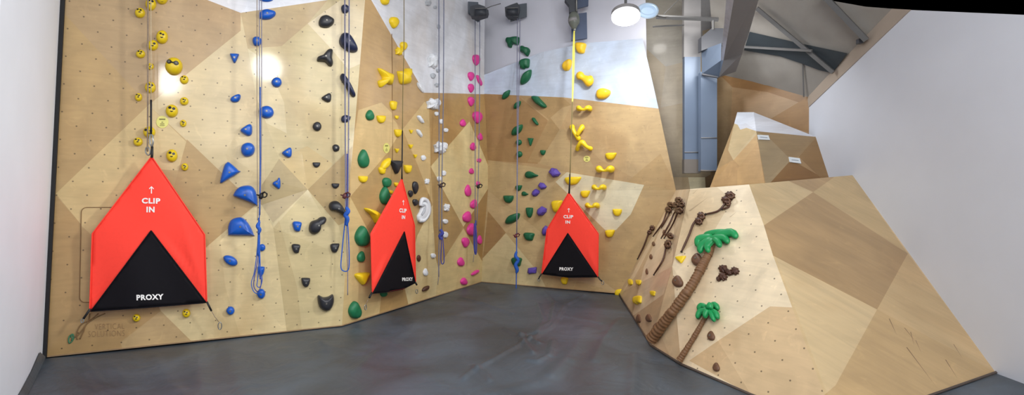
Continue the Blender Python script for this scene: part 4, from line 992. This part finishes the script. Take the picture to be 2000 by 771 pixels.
g1, s1 = gate([(296, 305), (180, 456), (175, 607), (290, 599), (404, 590), (400, 458)], [(295, 450), (177, 608), (290, 600), (403, 591)], PG1,
     [((395, 560), (300, 450), .018, 6), ((402, 575), (330, 460), -.016, 5), ((400, 580), (345, 400), .016, 6), ((180, 600), (240, 520), .02, 6), ((176, 590), (215, 540), -.015, 5), ((296, 312), (230, 440), .012, 14)],
     'largest red and black belay gate reading CLIP IN, around the brown rope', [('CLIP', 295, 392, 36, 11, 1), ('IN', 294, 409, 16, 11, 1), ('PROXY', 293, 580, 53, 11, -2)], 7,
     [([(176, 603), (170, 612), (163, 622)], .013, M['strap']), ([(404, 589), (408, 597), (413, 607)], .012, M['strap']), ([(413, 607), (420, 619), (427, 628)], 0.0043, M['rope_brown'])],
     [(429.5, 636, 7, 14, 0), (161, 626, 5, 8, 20)])
PG2 = PL2.moved(.20)
g2, s2_ = gate([(785, 348), (724, 456), (727, 572), (756, 569), (785, 564), (812, 551), (811, 500), (810, 440)], [(790, 452), (728, 573), (757, 570), (786, 565), (811.5, 552)], PG2,
     [((728, 565), (755, 500), .03, 4), ((808, 540), (798, 480), .03, 3)],
     'middle narrow red and black belay gate, seen at a steep angle', [('CLIP', 787, 411, 14, 8, 4), ('IN', 788, 424, 6.5, 7, 4), ('PROXY', 796, 545, 21, 7, -2)], 5,
     [([(727, 571), (723, 577), (721, 582)], .014, M['strap']), ([(719, 584), (715, 594)], 0.0043, M['rope_brown']), ([(811, 551), (814, 556)], .014, M['strap'])], [(714, 600, 4, 10, 0), (814, 569, 4, 8, 0)])
PG3 = PB.moved(.26)
g3, s3_ = gate([(1111, 375), (1068, 448), (1057.5, 535), (1110, 541), (1168, 540), (1169, 456)], [(1109, 455), (1059, 535), (1110, 541.5), (1167, 541)], PG3,
     [((1060, 530), (1085, 480), .02, 4), ((1165, 530), (1145, 480), .02, 4)],
     'smallest red and black belay gate, hanging on the back wall', [('CLIP', 1110, 423, 19, 6.5, 1), ('IN', 1109, 433.5, 9, 6, 1), ('PROXY', 1106, 525, 27, 6.5, 1)], 4.5,
     [([(1058, 534), (1054, 540), (1052, 545)], .012, M['strap']), ([(1168, 540), (1172, 546), (1176, 549)], .012, M['strap'])], [(1052, 546, 4, 6, 0), (1177, 552, 5, 7, 0)])

# ---- ropes ---------------------------------------------------------------------------------
def depth_of(pts, off):
    return min((cast(max(2, min(1998, x)), max(1, y))[0]-CAM).y for x, y in pts)-off
def strands(root, runs, d, dy=0.0):
    for pts, r, mat, sub in runs:
        tube('strand', [at(x, y, d) for x, y in pts], r, mat, root, 8, sub=sub)
# lane 1 (brown)
d = depth_of([(290, 10), (290, 290)], .16)
root = empty('climbing_rope', at(290, 300, d)); tag(root, 'brown climbing rope running down to the largest red gate', 'rope', 'climbing ropes')
strands(root, [([(289, -40), (289, 120), (288.5, 230), (288, 296)], 0.0079, M['rope_brown'], 3), ([(294.5, -40), (295, 100), (295, 197)], 0.0043, M['rope_pale'], 0)], d)
tube('webbing', [at(295, y, d) for y in (195, 215, 240, 262)], .011, M['strap'], root, 6)
tube('gate_strap', [at(297, 286, d), at(297, 300, d), at(296.5, 308, d)], .014, M['strap'], root, 6)
pts = [(293.5, 262), (298, 264), (299, 278), (297, 287), (293.5, 282), (292.5, 270)]
V, Fc = tube_geo([at(a, b_, d) for a, b_ in pts+[pts[0]]], .010, 6, False); mesh_obj('buckle', V, Fc, M['metal'], root, True)
pts = [(288, 287), (292, 291), (293, 300), (289, 303), (284.5, 297), (285, 290)]
V, Fc = tube_geo([at(a, b_, d) for a, b_ in smooth_path([Vector((a, b_, 0)) for a, b_ in pts], 3, True) for a, b_ in [(a, b_)]] if False else [at(v.x, v.y, d) for v in (lambda q: q+[q[0]])(smooth_path([Vector((a, b_, 0)) for a, b_ in pts], 3, True))], .008, 6, False)
mesh_obj('carabiner', V, Fc, M['metal'], root, True)
def belay_clip(x, y, d, label, mat=M['strap']):
    root = empty('belay_device', at(x, y, d)); tag(root, label, 'belay device', 'belay devices clipped on ropes')
    c = at(x, y, d-.02)
    mesh_obj('body', *tube_geo([c+Vector((-.012, 0, -.035)), c+Vector((.0, 0, -.01)), c+Vector((.01, 0, .03))], [.02, .03, .018], 8), mat, root, True)
    pts = [c+Vector((.035*math.cos(a)+.035, 0, .03*math.sin(a)+.01)) for a in [k*math.pi/5 for k in range(11)]]
    mesh_obj('clip_loop', *tube_geo(pts, .008, 6, False), mat, root, True)
    mesh_obj('lever', *tube_geo([c+Vector((.01, 0, .02)), c+Vector((.05, -.02, .045)), c+Vector((.085, -.02, .02))], [.012, .009, .007], 6), mat, root, True)
    mesh_obj('side_lug', *tube_geo([c+Vector((-.01, 0, 0)), c+Vector((-.05, -.01, .012))], [.012, .007], 6), mat, root, True)
    return root
# lane 2 (blue with coil)
d = depth_of([(508, 10), (508, 380), (508, 570)], .20)
root = empty('climbing_rope', at(508, 575, d)); tag(root, 'first blue rope with a long knotted coil among the blue holds', 'rope', 'climbing ropes')
strands(root, [([(502, -40), (502, 200), (503, 380), (503, 430)], 0.0043, M['rope_brown'], 3), ([(506.5, -40), (507, 240), (507.5, 330), (506, 420)], 0.0047, M['rope_lav'], 3),
               ([(511, -40), (511, 200), (510, 330), (508, 420)], 0.0047, M['rope_lav'], 3), ([(508.5, 170), (508.5, 300), (508, 390), (506, 430)], 0.0058, M['rope_blue'], 3),
               ([(505, 425), (503, 480), (497, 530), (491, 552), (495, 568), (503, 573), (508, 565)], 0.0050, M['rope_blue'], 5),
               ([(506, 430), (504, 500), (497, 540), (496, 560), (504, 569), (510, 555), (509, 535), (507, 500)], 0.0050, M['rope_navy'], 5),
               ([(506, 430), (506, 500), (503, 545), (502, 558), (508, 560), (512, 545), (508, 520)], 0.0050, M['rope_blue'], 5),
               ([(507, 430), (507, 480), (508, 530), (508, 545)], 0.0072, M['rope_blue'], 3), ([(505, 440), (505, 470), (504, 500)], 0.0101, M['rope_blue'], 3)], d)
tube('knot', [at(507, 433, d-.02), at(503, 441, d-.03), at(507, 448, d-.02), at(505, 456, d-.02)], [.014, .022, .022, .014], M['rope_blue'], root, 8, sub=4)
belay_clip(510, 382, d-.03, 'black belay device on the first blue rope beside the fin shaped hold')
# lane 3 (lavender)
d = depth_of([(678, 10), (678, 380), (676, 560)], .15)
root = empty('climbing_rope', at(676, 575, d)); tag(root, 'lavender doubled rope ending in a hanging blue loop beside black holds', 'rope', 'climbing ropes')
strands(root, [([(673.5, -40), (674, 200), (675, 370), (675, 410)], 0.0086, M['rope_lav'], 3), ([(682, -40), (681.5, 120), (680, 370), (679, 415)], 0.0086, M['rope_lav'], 3),
               ([(678, 300), (678, 380), (677, 412)], 0.0072, M['rope_navy'], 2),
               ([(676, 415), (672, 450), (667, 500), (666, 522), (671, 529), (679, 528), (682, 515), (681, 470), (678, 420)], 0.0072, M['rope_blue'], 5),
               ([(678, 420), (677, 460), (679, 520), (679, 576)], 0.0058, M['rope_lav'], 4)], d)
tube('knot', [at(676, 405, d-.02), at(680, 412, d-.03), at(675, 420, d-.03), at(679, 428, d-.02), at(676, 440, d-.01)], [.02, .03, .03, .026, .016], M['rope_blue'], root, 8, sub=4)
belay_clip(673, 382, d-.03, 'dark red and black belay device on the lavender rope above the club hold', plain('device_maroon', rgb(92, 44, 46), .5))
# middle gate webbing
d = depth_of([(786, 100), (785, 340)], .22)
root = empty('gate_webbing', at(785, 345, d)); tag(root, 'thin webbing with a dark lower strap above the middle gate', 'webbing', 'gate webbing')
strands(root, [([(789, -40), (789, 90), (787, 170), (786, 258)], .006, M['web_olive'], 3)], d)
tube('dark_strap', [at(786, 255, d), at(785.5, 300, d), at(785, 330, d), at(785, 350, d)], [.009, .010, .009, .012], M['strap'], root, 6)
# panel seam
tube_pts = [cast(x, y) for x, y in ((765, 66), (766, 130), (766, 200), (766, 330))]
o = mesh_obj('trim_4', *tube_geo([p+n*.001 for p, n in tube_pts], .006, 6), M['burn'], None, True); struct(o)
# lane 4 (grey rope, white holds)
d = depth_of([(860, 10), (860, 300), (860, 540)], .15)
root = empty('climbing_rope', at(860, 550, d)); tag(root, 'grey doubled rope among the white holds with a small blue knot', 'rope', 'climbing ropes')
strands(root, [([(857, -40), (857.5, 200), (857.5, 440), (857.5, 460)], 0.0079, M['rope_dk'], 3), ([(867, -40), (866, 180), (863, 360), (863, 450)], 0.0079, M['rope_dk'], 3),
               ([(861, 456), (862, 480), (861, 505), (863, 515), (867, 512), (867, 495), (864, 458)], 0.0079, M['rope_navy'], 4), ([(858, 460), (857, 500), (857, 540)], 0.0086, M['rope_lav'], 3),
               ([(857, 540), (855, 556)], 0.0043, M['rope_dk'], 0)], d)
tube('knot', [at(860, 448, d-.02), at(864, 455, d-.03), at(859, 461, d-.03), at(863, 468, d-.02)], [.02, .03, .03, .02], M['rope_navy'], root, 8, sub=4)
belay_clip(861, 362, d-.03, 'dark belay device on the grey rope below the large rocky hold', plain('device_brown', rgb(60, 44, 44), .5))
# lane 5 (pink corner)
d = depth_of([(930, 50), (930, 300), (930, 480)], .12)
root = empty('climbing_rope', at(929, 510, d)); tag(root, 'grey doubled rope with a navy bundle in the wall corner', 'rope', 'climbing ropes')
strands(root, [([(928, 36), (928, 200), (928, 435)], 0.0072, M['rope_dk'], 3), ([(937, 36), (936.5, 200), (934, 360), (931, 440)], 0.0072, M['rope_dk'], 3),
               ([(926.5, 436), (925.5, 470), (927, 492), (930, 495), (931, 470), (929, 436)], 0.0101, M['rope_navy'], 4), ([(929, 430), (928, 470), (928, 494)], 0.0115, M['rope_navy'], 3),
               ([(926, 495), (924, 512)], 0.0043, M['rope_dk'], 0)], d)
belay_clip(934, 364, d-.03, 'black belay device on the corner rope among the pink holds')
# lane 6 (blue rope on back wall)
d = depth_of([(1010, 50), (1010, 300), (1010, 545)], .35)
root = empty('climbing_rope', at(1010, 573, d)); tag(root, 'blue rope of the green back wall route, end lying on the mat', 'rope', 'climbing ropes')
strands(root, [([(1010.5, 36), (1010, 150), (1010, 280), (1009, 460)], 0.0072, M['rope_lav'], 3), ([(1015.5, 36), (1015, 100), (1013, 200), (1011, 300), (1009.5, 460)], 0.0072, M['rope_lav'], 3),
               ([(1009, 455), (1009, 500), (1008.5, 540), (1008, 570)], 0.0101, M['rope_blue'], 3), ([(1004, 569), (1009, 573), (1014, 570), (1010, 568), (1008, 571)], 0.0115, M['rope_blue'], 3)], d)
tube('knot', [at(1009, 491, d-.02), at(1007, 500, d-.03), at(1012, 508, d-.03), at(1007, 517, d-.03), at(1010, 527, d-.02), at(1008, 533, d-.02)], [.02, .032, .032, .034, .036, .02], M['rope_blue'], root, 8, sub=4)
belay_clip(1007, 460, d-.03, 'small dark red belay device on the blue back wall rope', plain('device_red', rgb(96, 34, 44), .5))
# yellow auto belay webbing
d = depth_of([(1120, 90), (1113, 370)], .30)
root = empty('gate_webbing', at(1112, 375, d)); tag(root, 'yellow webbing thinning to a dark strap above the smallest gate', 'webbing', 'gate webbing')
w_pts = [(1121.5, 60, 1.3), (1120.5, 100, 2.4), (1119.5, 150, 2.2), (1118, 200, 1.2)]
L_ = [at(x-w, y, d) for x, y, w in w_pts]; R_ = [at(x+w, y, d) for x, y, w in w_pts]
V, Fc = prism_geo(L_+R_[::-1], [p+Vector((0, .004, 0)) for p in L_+R_[::-1]]); mesh_obj('yellow_strap', V, Fc, M['web_yellow'], root)
tube('thin_strap', [at(1118, 198, d), at(1116, 260, d), at(1114, 320, d), at(1113, 350, d)], [.009, .008, .009, .010], M['web_olive'], root, 6)
tube('dark_strap', [at(1113, 340, d), at(1112.5, 360, d), at(1111.5, 378, d)], [.012, .014, .016], M['strap'], root, 6)

# ---- rope anchors at the top ------------------------------------------------------------------
def anchor(box, drum, px_plate, d, label, rod=None):
    root = empty('rope_anchor', at(px_plate[0][0], px_plate[0][1], d)); tag(root, label, 'rope anchor', 'rope anchors at the top of the walls')
    q_ = [at(x, y, d+.10) for x, y in px_plate]; mesh_obj('backing_plate', *prism_geo(q_, [p+Vector((0, .03, 0)) for p in q_]), M['plate2'], root)
    q_ = [at(x, y, d-.12) for x, y in box]; mesh_obj('housing', *prism_geo(q_, [p+Vector((0, .2, 0)) for p in q_]), M['device'], root)
    (x0, y0, x1, y1, r) = drum
    tube('drum', [at(x0, y0, d-.14), at(x1, y1, d-.14)], r, M['device'], root, 16)
    tube('bar', [at(x0, y0-8, d-.2), at(x1, y1-8, d-.2)], .012, M['steel'], root, 6)
    if rod: tube('rod', [at(a, b_, d) for a, b_ in rod], .008, M['steel'], root, 6)
d = depth_of([(930, 50), (916, 25), (950, 30)], .22)
anchor([(917, 22), (920, 30), (934, 33), (952, 27), (954, 20), (946, 12), (934, 8), (918, 12)], (928, 25, 950, 24, .07), [(914, 3), (914, 26), (933, 43), (936, 41), (934, 4)], d, 'dark rope anchor in the corner above the pink holds', [(948, 17), (960, 12), (978, 7)])
d = depth_of([(1010, 50)], .30)
anchor([(986, 14), (987, 24), (993, 31), (1012, 33), (1016, 12), (1010, 5), (998, 9)], (990, 24, 1012, 23, .065), [(996, 30), (997, 42), (1029, 32), (1029, 6), (1014, 8)], d, 'dark rope anchor above the green back wall holds')
# auto belay unit
P, N = cast(1120, 150); d = P.y-.25
root = empty('auto_belay', at(1121, 75, d)); tag(root, 'grey auto belay unit with dark backing plates above the yellow webbing', 'auto belay')
for pts in ([(1117, 28), (1146, 24), (1147, 75), (1116, 79)], [(1122, -20), (1150, -20), (1149, 11), (1123, 18)]):
    q_ = [at(x, y, d+.16) for x, y in pts]; mesh_obj('backing_plate', *prism_geo(q_, [p+Vector((0, .04, 0)) for p in q_]), M['plate'], root)
tube('body', [at(1121, 24, d), at(1121, 29, d), at(1121, 36, d), at(1121, 44, d), at(1121, 50, d), at(1122, 57, d)], [.05, .085, .10, .10, .07, .03], M['device_olive'], root, 16, sub=2)
tube('label_band', [at(1119, 36, d-.03), at(1120, 42, d-.03)], [.085, .085], M['duct_grey'], root, 16)
q_ = [at(x, y, d) for x, y in ((1105, -20), (1104, 0), (1112, 10), (1113, 24), (1128, 24), (1128, -20))]; mesh_obj('bracket', *prism_geo(q_, [p+Vector((0, .12, 0)) for p in q_]), M['device'], root)
tube('hanger', [at(1126, -20, d-.03), at(1126, 22, d-.03)], .014, M['metal'], root, 6)
tube('nozzle', [at(1123, 52, d), at(1122, 62, d)], [.03, .018], M['metal'], root, 8)

# ---- access hatch and wall lettering ------------------------------------------------------------
x0, y0, x1, y1, r = 157, 405, 330, 590, 10
hp = []
for cx_, cy_, a0 in ((x0+r, y0+r, 180), (x1-r, y0+r, 270), (x1-r, y1-r, 0), (x0+r, y1-r, 90)):
    hp += [(cx_+r*math.cos(math.radians(a0+k*18)), cy_+r*math.sin(math.radians(a0+k*18))) for k in range(6)]
hp = [(x-(y-400)*.02+2, y) for x, y in hp]
def on_wall(x, y, off=.0): 
    p, n = cast(x, y); return p+n*off
root = empty('access_hatch', PL1.hit(240, 590)); tag(root, 'rounded plywood access hatch behind the largest red gate', 'hatch')
W = [PL1.hit(x, y, .008) for x, y in hp]
V, Fc = tube_geo(W+[W[0]], .0045, 6, False); mesh_obj('seam', V, Fc, M['burn'], root, True)
hs = Surface('hatch_panel', [(x, y, PL1.hit(x, y, .007)) for x, y in hp], [], hp, ((192, 164, 124), 1), [([(159, 380), (159, 441), (295, 560), (340, 560), (340, 380)], (206, 182, 140), 1)], M['ply'], frame_of(PL1, A0), kind=None, parent=root)
WALLS.pop()
wl = lambda x, y: PL1.hit(x, y, .006)
root = empty('painted_wall_logo', PL1.hit(200, 655)); tag(root, 'faint brown VERTICAL SOLUTIONS lettering with curved lines near the mat', 'wall lettering')
lettering('VERTICAL', 214, 637, 58, 11, -1.5, wl, M['burn_pale'], root, -.016)
lettering('SOLUTIONS', 208, 651, 71, 11, -1.5, wl, M['burn_pale'], root, -.016)
for pts in ([(175, 612), (172, 627), (160, 645), (150, 657), (145, 656)], [(192, 612), (178, 623), (158, 634), (150, 651), (151, 663)], [(205, 612), (187, 620), (169, 633), (163, 647), (156, 662)]):
    tube('curved_line', [wl(*p) for p in pts], .006, M['burn'], root, 6, sub=4)
tube('leaf_outline', [wl(*p) for p in ((142, 652), (136, 656), (134, 664), (136, 670), (142, 664), (144, 657), (142, 652))], .007, M['leafpaint'], root, 6, sub=3)
tube('leaf_vein', [wl(*p) for p in ((141, 654), (139, 658), (143, 661), (139, 664))], .007, M['leafpaint'], root, 6, sub=2)

# ---- ducts, steel, lamp -------------------------------------------------------------------------
def vduct(name, x0, x1, y0, y1, d, depth, mat, parent):
    f = [at(x0, y0, d), at(x1, y0, d), at(x1, y1, d), at(x0, y1, d)]
    return mesh_obj(name, *prism_geo(f, [p+Vector((0, depth, 0)) for p in f]), mat, parent)
root = empty('ventilation_duct', at(1352, 338, 8.6)); tag(root, 'blue grey vertical ventilation duct with brownish end cap', 'duct', 'vertical ducts beside the back wall')
vduct('shaft', 1337, 1368.5, 111, 311, 8.6, .10, M['duct'], root); vduct('end_cap', 1336.5, 1368.5, 311, 338, 8.6, .11, M['duct_cap'], root)
vduct('upper_section', 1336, 1369, -30, 111, 8.62, .10, M['duct_grey'], root)  # same duct; its different light is painted as this greyer tone
tube('seam', [at(1337, 297, 8.59), at(1368.5, 297, 8.59)], .008, M['duct_grey'], root, 6)
root = empty('ventilation_duct', at(1385, 336, 8.4)); tag(root, 'pale blue vertical duct below the elbow, reaching down behind the slab', 'duct', 'vertical ducts beside the back wall')
vduct('shaft', 1369, 1400.5, 140, 334, 8.4, .12, M['duct'], root)
tube('seam', [at(1369, 269, 8.39), at(1400, 269, 8.39)], .008, M['duct_grey'], root, 6)
tube('bottom_rim', [at(1368.5, 333, 8.39), at(1401, 334, 8.39)], .014, M['duct_cap'], root, 6)
# overhead duct running toward the viewer
root = empty('overhead_duct', at(1410, 145, 8.2)); tag(root, 'large grey rectangular duct running overhead to an elbow', 'duct')
nearL, nearR, farL, farR = at(1438, -30, 5.6), at(1490, -30, 5.7), at(1404, 151, 8.3), at(1437, 140, 8.25)
e1, e2, e3 = at(1413, 118, 7.9), at(1463, 64, 7.0), at(1450, 104, 7.6)
sideTop, sideFar = at(1421, -30, 5.75), at(1408, 118, 8.0)
mesh_obj('underside', [nearL, nearR, e2, e3, farR, farL, e1], [(0, 1, 2, 3, 4, 5, 6)], M['duct_grey'], root)
mesh_obj('side', [nearL, sideTop, sideFar, e1], [(0, 1, 2, 3)], plain('duct_lit_side', rgb(176, 178, 192), .4), root)  # side painted paler than the underside, as lit and shaded faces
mesh_obj('elbow', [at(1370, 98, 8.45), at(1409, 84, 8.0), sideFar, e1, farL, at(1371, 144, 8.38)], [(0, 1, 2, 3, 4, 5)], M['duct'], root)
mesh_obj('flange', *tube_geo([at(1371, 145, 8.36), at(1403, 151, 8.28)], .02, 6), M['duct_dark'], root)
q_ = [at(x, y, 8.3) for x, y in ((1370, 72), (1390, 55), (1413, 55), (1411, 84), (1370, 99))]
mesh_obj('hood', *prism_geo(q_, [p+Vector((0, .15, 0)) for p in q_]), M['duct_dark'], root)
def beam(a, b_, da, db, w, label, mat=M['steel'], name='steel_beam', g='roof steel members'):
    A, B = at(*a, da), at(*b_, db); o = mesh_obj(name, *tube_geo([A, B], w, 4), mat, None, False, A); tag(o, label, 'beam', g); return o
def roofd(px, py, off=.10): return (PRF.hit(px, py, off)-CAM).y
beam((1478, 16), (1627, 141), roofd(1478, 16), roofd(1627, 141), .036, 'grey diagonal steel brace crossing the dark roof strip')
beam((1606, -12), (1692, 78), roofd(1606, -12), roofd(1692, 78), .046, 'thick grey diagonal steel brace beside the right wall top')
beam((1410, 89), (1586, 99), roofd(1410, 89, .15), roofd(1586, 99, .15), .022, 'thin horizontal steel bar crossing the dark roof strip')
beam((1568, 126), (1570, 189), roofd(1568, 126, .02), PR.hit(1580, 190).y, .012, 'thin vertical steel hanger at the end of the plywood wall', g=None)
pipe = beam((1282, 33), (1403, 38), 8.4, 8.3, .036, 'grey steel pipe running beside the round lamp', name='steel_pipe', g=None)
A, B = at(1393, 40, 8.3), at(1393, 58, 8.3); mesh_obj('post', *tube_geo([A, B], .022, 4), M['steel'], pipe)
beam((1275, 52), (1336, 49), 8.5, 8.5, .014, 'thin steel rod below the grey pipe', name='steel_rod', g=None)
beam((1296, 28), (1330, -5), 8.5, 8.5, .006, 'thin wire slanting up from the grey pipe', name='support_wire', g=None)
o = mesh_obj('cable_clip', *box_geo(PRF.hit(1679, 81, .08), Vector((.03, 0, 0)), Vector((0, .03, 0)), Vector((0, 0, .03))), M['duct_dark'], None, False); tag(o, 'small dark clip on the roof edge beside thick brace', 'clip')
# lamp
LD = 7.2
lc = at(1222, 33, LD)
root = empty('high_bay_lamp', lc); tag(root, 'bright round white high bay lamp above the back wall', 'lamp')
N = (CAM-lc).normalized(); N = (N+Vector((0, 0, -1.2))).normalized()
disc('led_panel', lc, N, .195, .012, M['lamp'], root, 24, None, .150)
disc('housing', lc-N*.06, N, .20, .035, M['duct_grey'], root, 24, None, .155)
tube('stem', [lc-N*.1, lc-N*.1+Vector((0, 0, .6))], .02, M['steel'], root)
lc2 = at(1265, 21, 7.6)  # ghost image of the lamp, built as an added glowing ring
root = empty('lamp_ghost_ring', lc2); tag(root, 'dim bluish ghost ring of the bright lamp, built beside it', 'lamp')
u = Vector((1, 0, 0))
ringp = [lc2+Vector((.13*math.cos(k*math.pi/12), 0, .085*math.sin(k*math.pi/12))) for k in range(25)]
mesh_obj('ring', *tube_geo(ringp, .035, 8, False), M['ghostglass'], root, True)
disc('ghost_disc', lc2+Vector((0, .02, 0)), Vector((0, -1, -.2)), .12, .01, M['ghostglass'], root, 20, Vector((1, 0, 0)), .075)
tube('arm', [lc2+Vector((0, .05, 0)), lc2+Vector((.2, .1, -.05)), at(1300, 34, 8.3)], .012, M['steel'], root)  # arm added to carry the ghost ring

# ------------------------------------------------------------------ lights
def area(name, loc, target, size, energy, col=(1, 1, 1), shape='DISK'):
    l = bpy.data.lights.new(name, 'AREA'); l.shape = shape; l.size = size; l.energy = energy; l.color = col
    o = bpy.data.objects.new(name, l); COL.objects.link(o); o.location = loc
    o.rotation_euler = (Vector(target)-Vector(loc)).to_track_quat('-Z', 'Y').to_euler(); return o
def mirror(px, py, pl, z):
    p = pl.hit(px, py); r = ray(px, py); R = r-2*r.dot(pl.n)*pl.n; t = (z-p.z)/R.z; return p+R*t
LA = mirror(322, 158, PL1, 4.9); LB = mirror(522, 132, PL1, 4.9)
print('lamps', LA, LB)
area('lamp_a', LA, PL1.hit(322, 400), .75, 105, (1, .985, .96))
area('lamp_b', LB, PL1.hit(522, 400), .65, 72, (1, .985, .96))
area('lamp_c', lc+N*.05+Vector((0, 0, -.05)), PB.hit(1150, 400), .4, 75, (.92, .96, 1))
area('fill_top', (2.0, 1.6, 5.2), (0.0, 5.5, 0), 3.0, 165, (1, .98, .95), 'SQUARE')
area('fill_rear', (1.5, -3.2, 4.6), (0.5, 8, 1.0), 3.0, 85, (1, .98, .96), 'SQUARE')
area('fill_left_wall', (3.6, -.5, 3.2), (-4.2, 4.4, 1.6), 1.5, 85, (.95, .97, 1))
o = area('fill_right', (3.5, 4.5, 4.4), (-4.6, 4.8, 1.7), .8, 52, (.95, .97, 1)); o.data.spread = 1.3  # unseen light added to brighten the left white wall
area('fill_behind', (2.4, 8.0, 4.95), (3.1, 9.3, 2.0), .3, 12, (1, .97, .93))  # unseen light added for the wall below the ducts
area('fill_far', (3.3, 7.4, 4.1), (3.2, 9.3, 2.2), .5, 17, (1, .98, .95))  # unseen light added to lift the dark far plywood
w = bpy.data.worlds.new('world'); bpy.context.scene.world = w; w.use_nodes = True
w.node_tree.nodes['Background'].inputs['Color'].default_value = (0, 0, 0, 1)
w.node_tree.nodes['Background'].inputs['Strength'].default_value = 0.0

# ------------------------------------------------------------------ camera
cam = bpy.data.cameras.new('camera'); co = bpy.data.objects.new('camera', cam); COL.objects.link(co)
co.location = CAM; co.rotation_euler = (math.pi/2, 0, 0)
cam.sensor_fit = 'HORIZONTAL'; cam.sensor_width = 36; cam.lens = 18.0; cam.clip_start = .05
bpy.context.scene.camera = co
bpy.context.scene.view_settings.view_transform = 'Standard'
bpy.context.scene.view_settings.look = 'None'
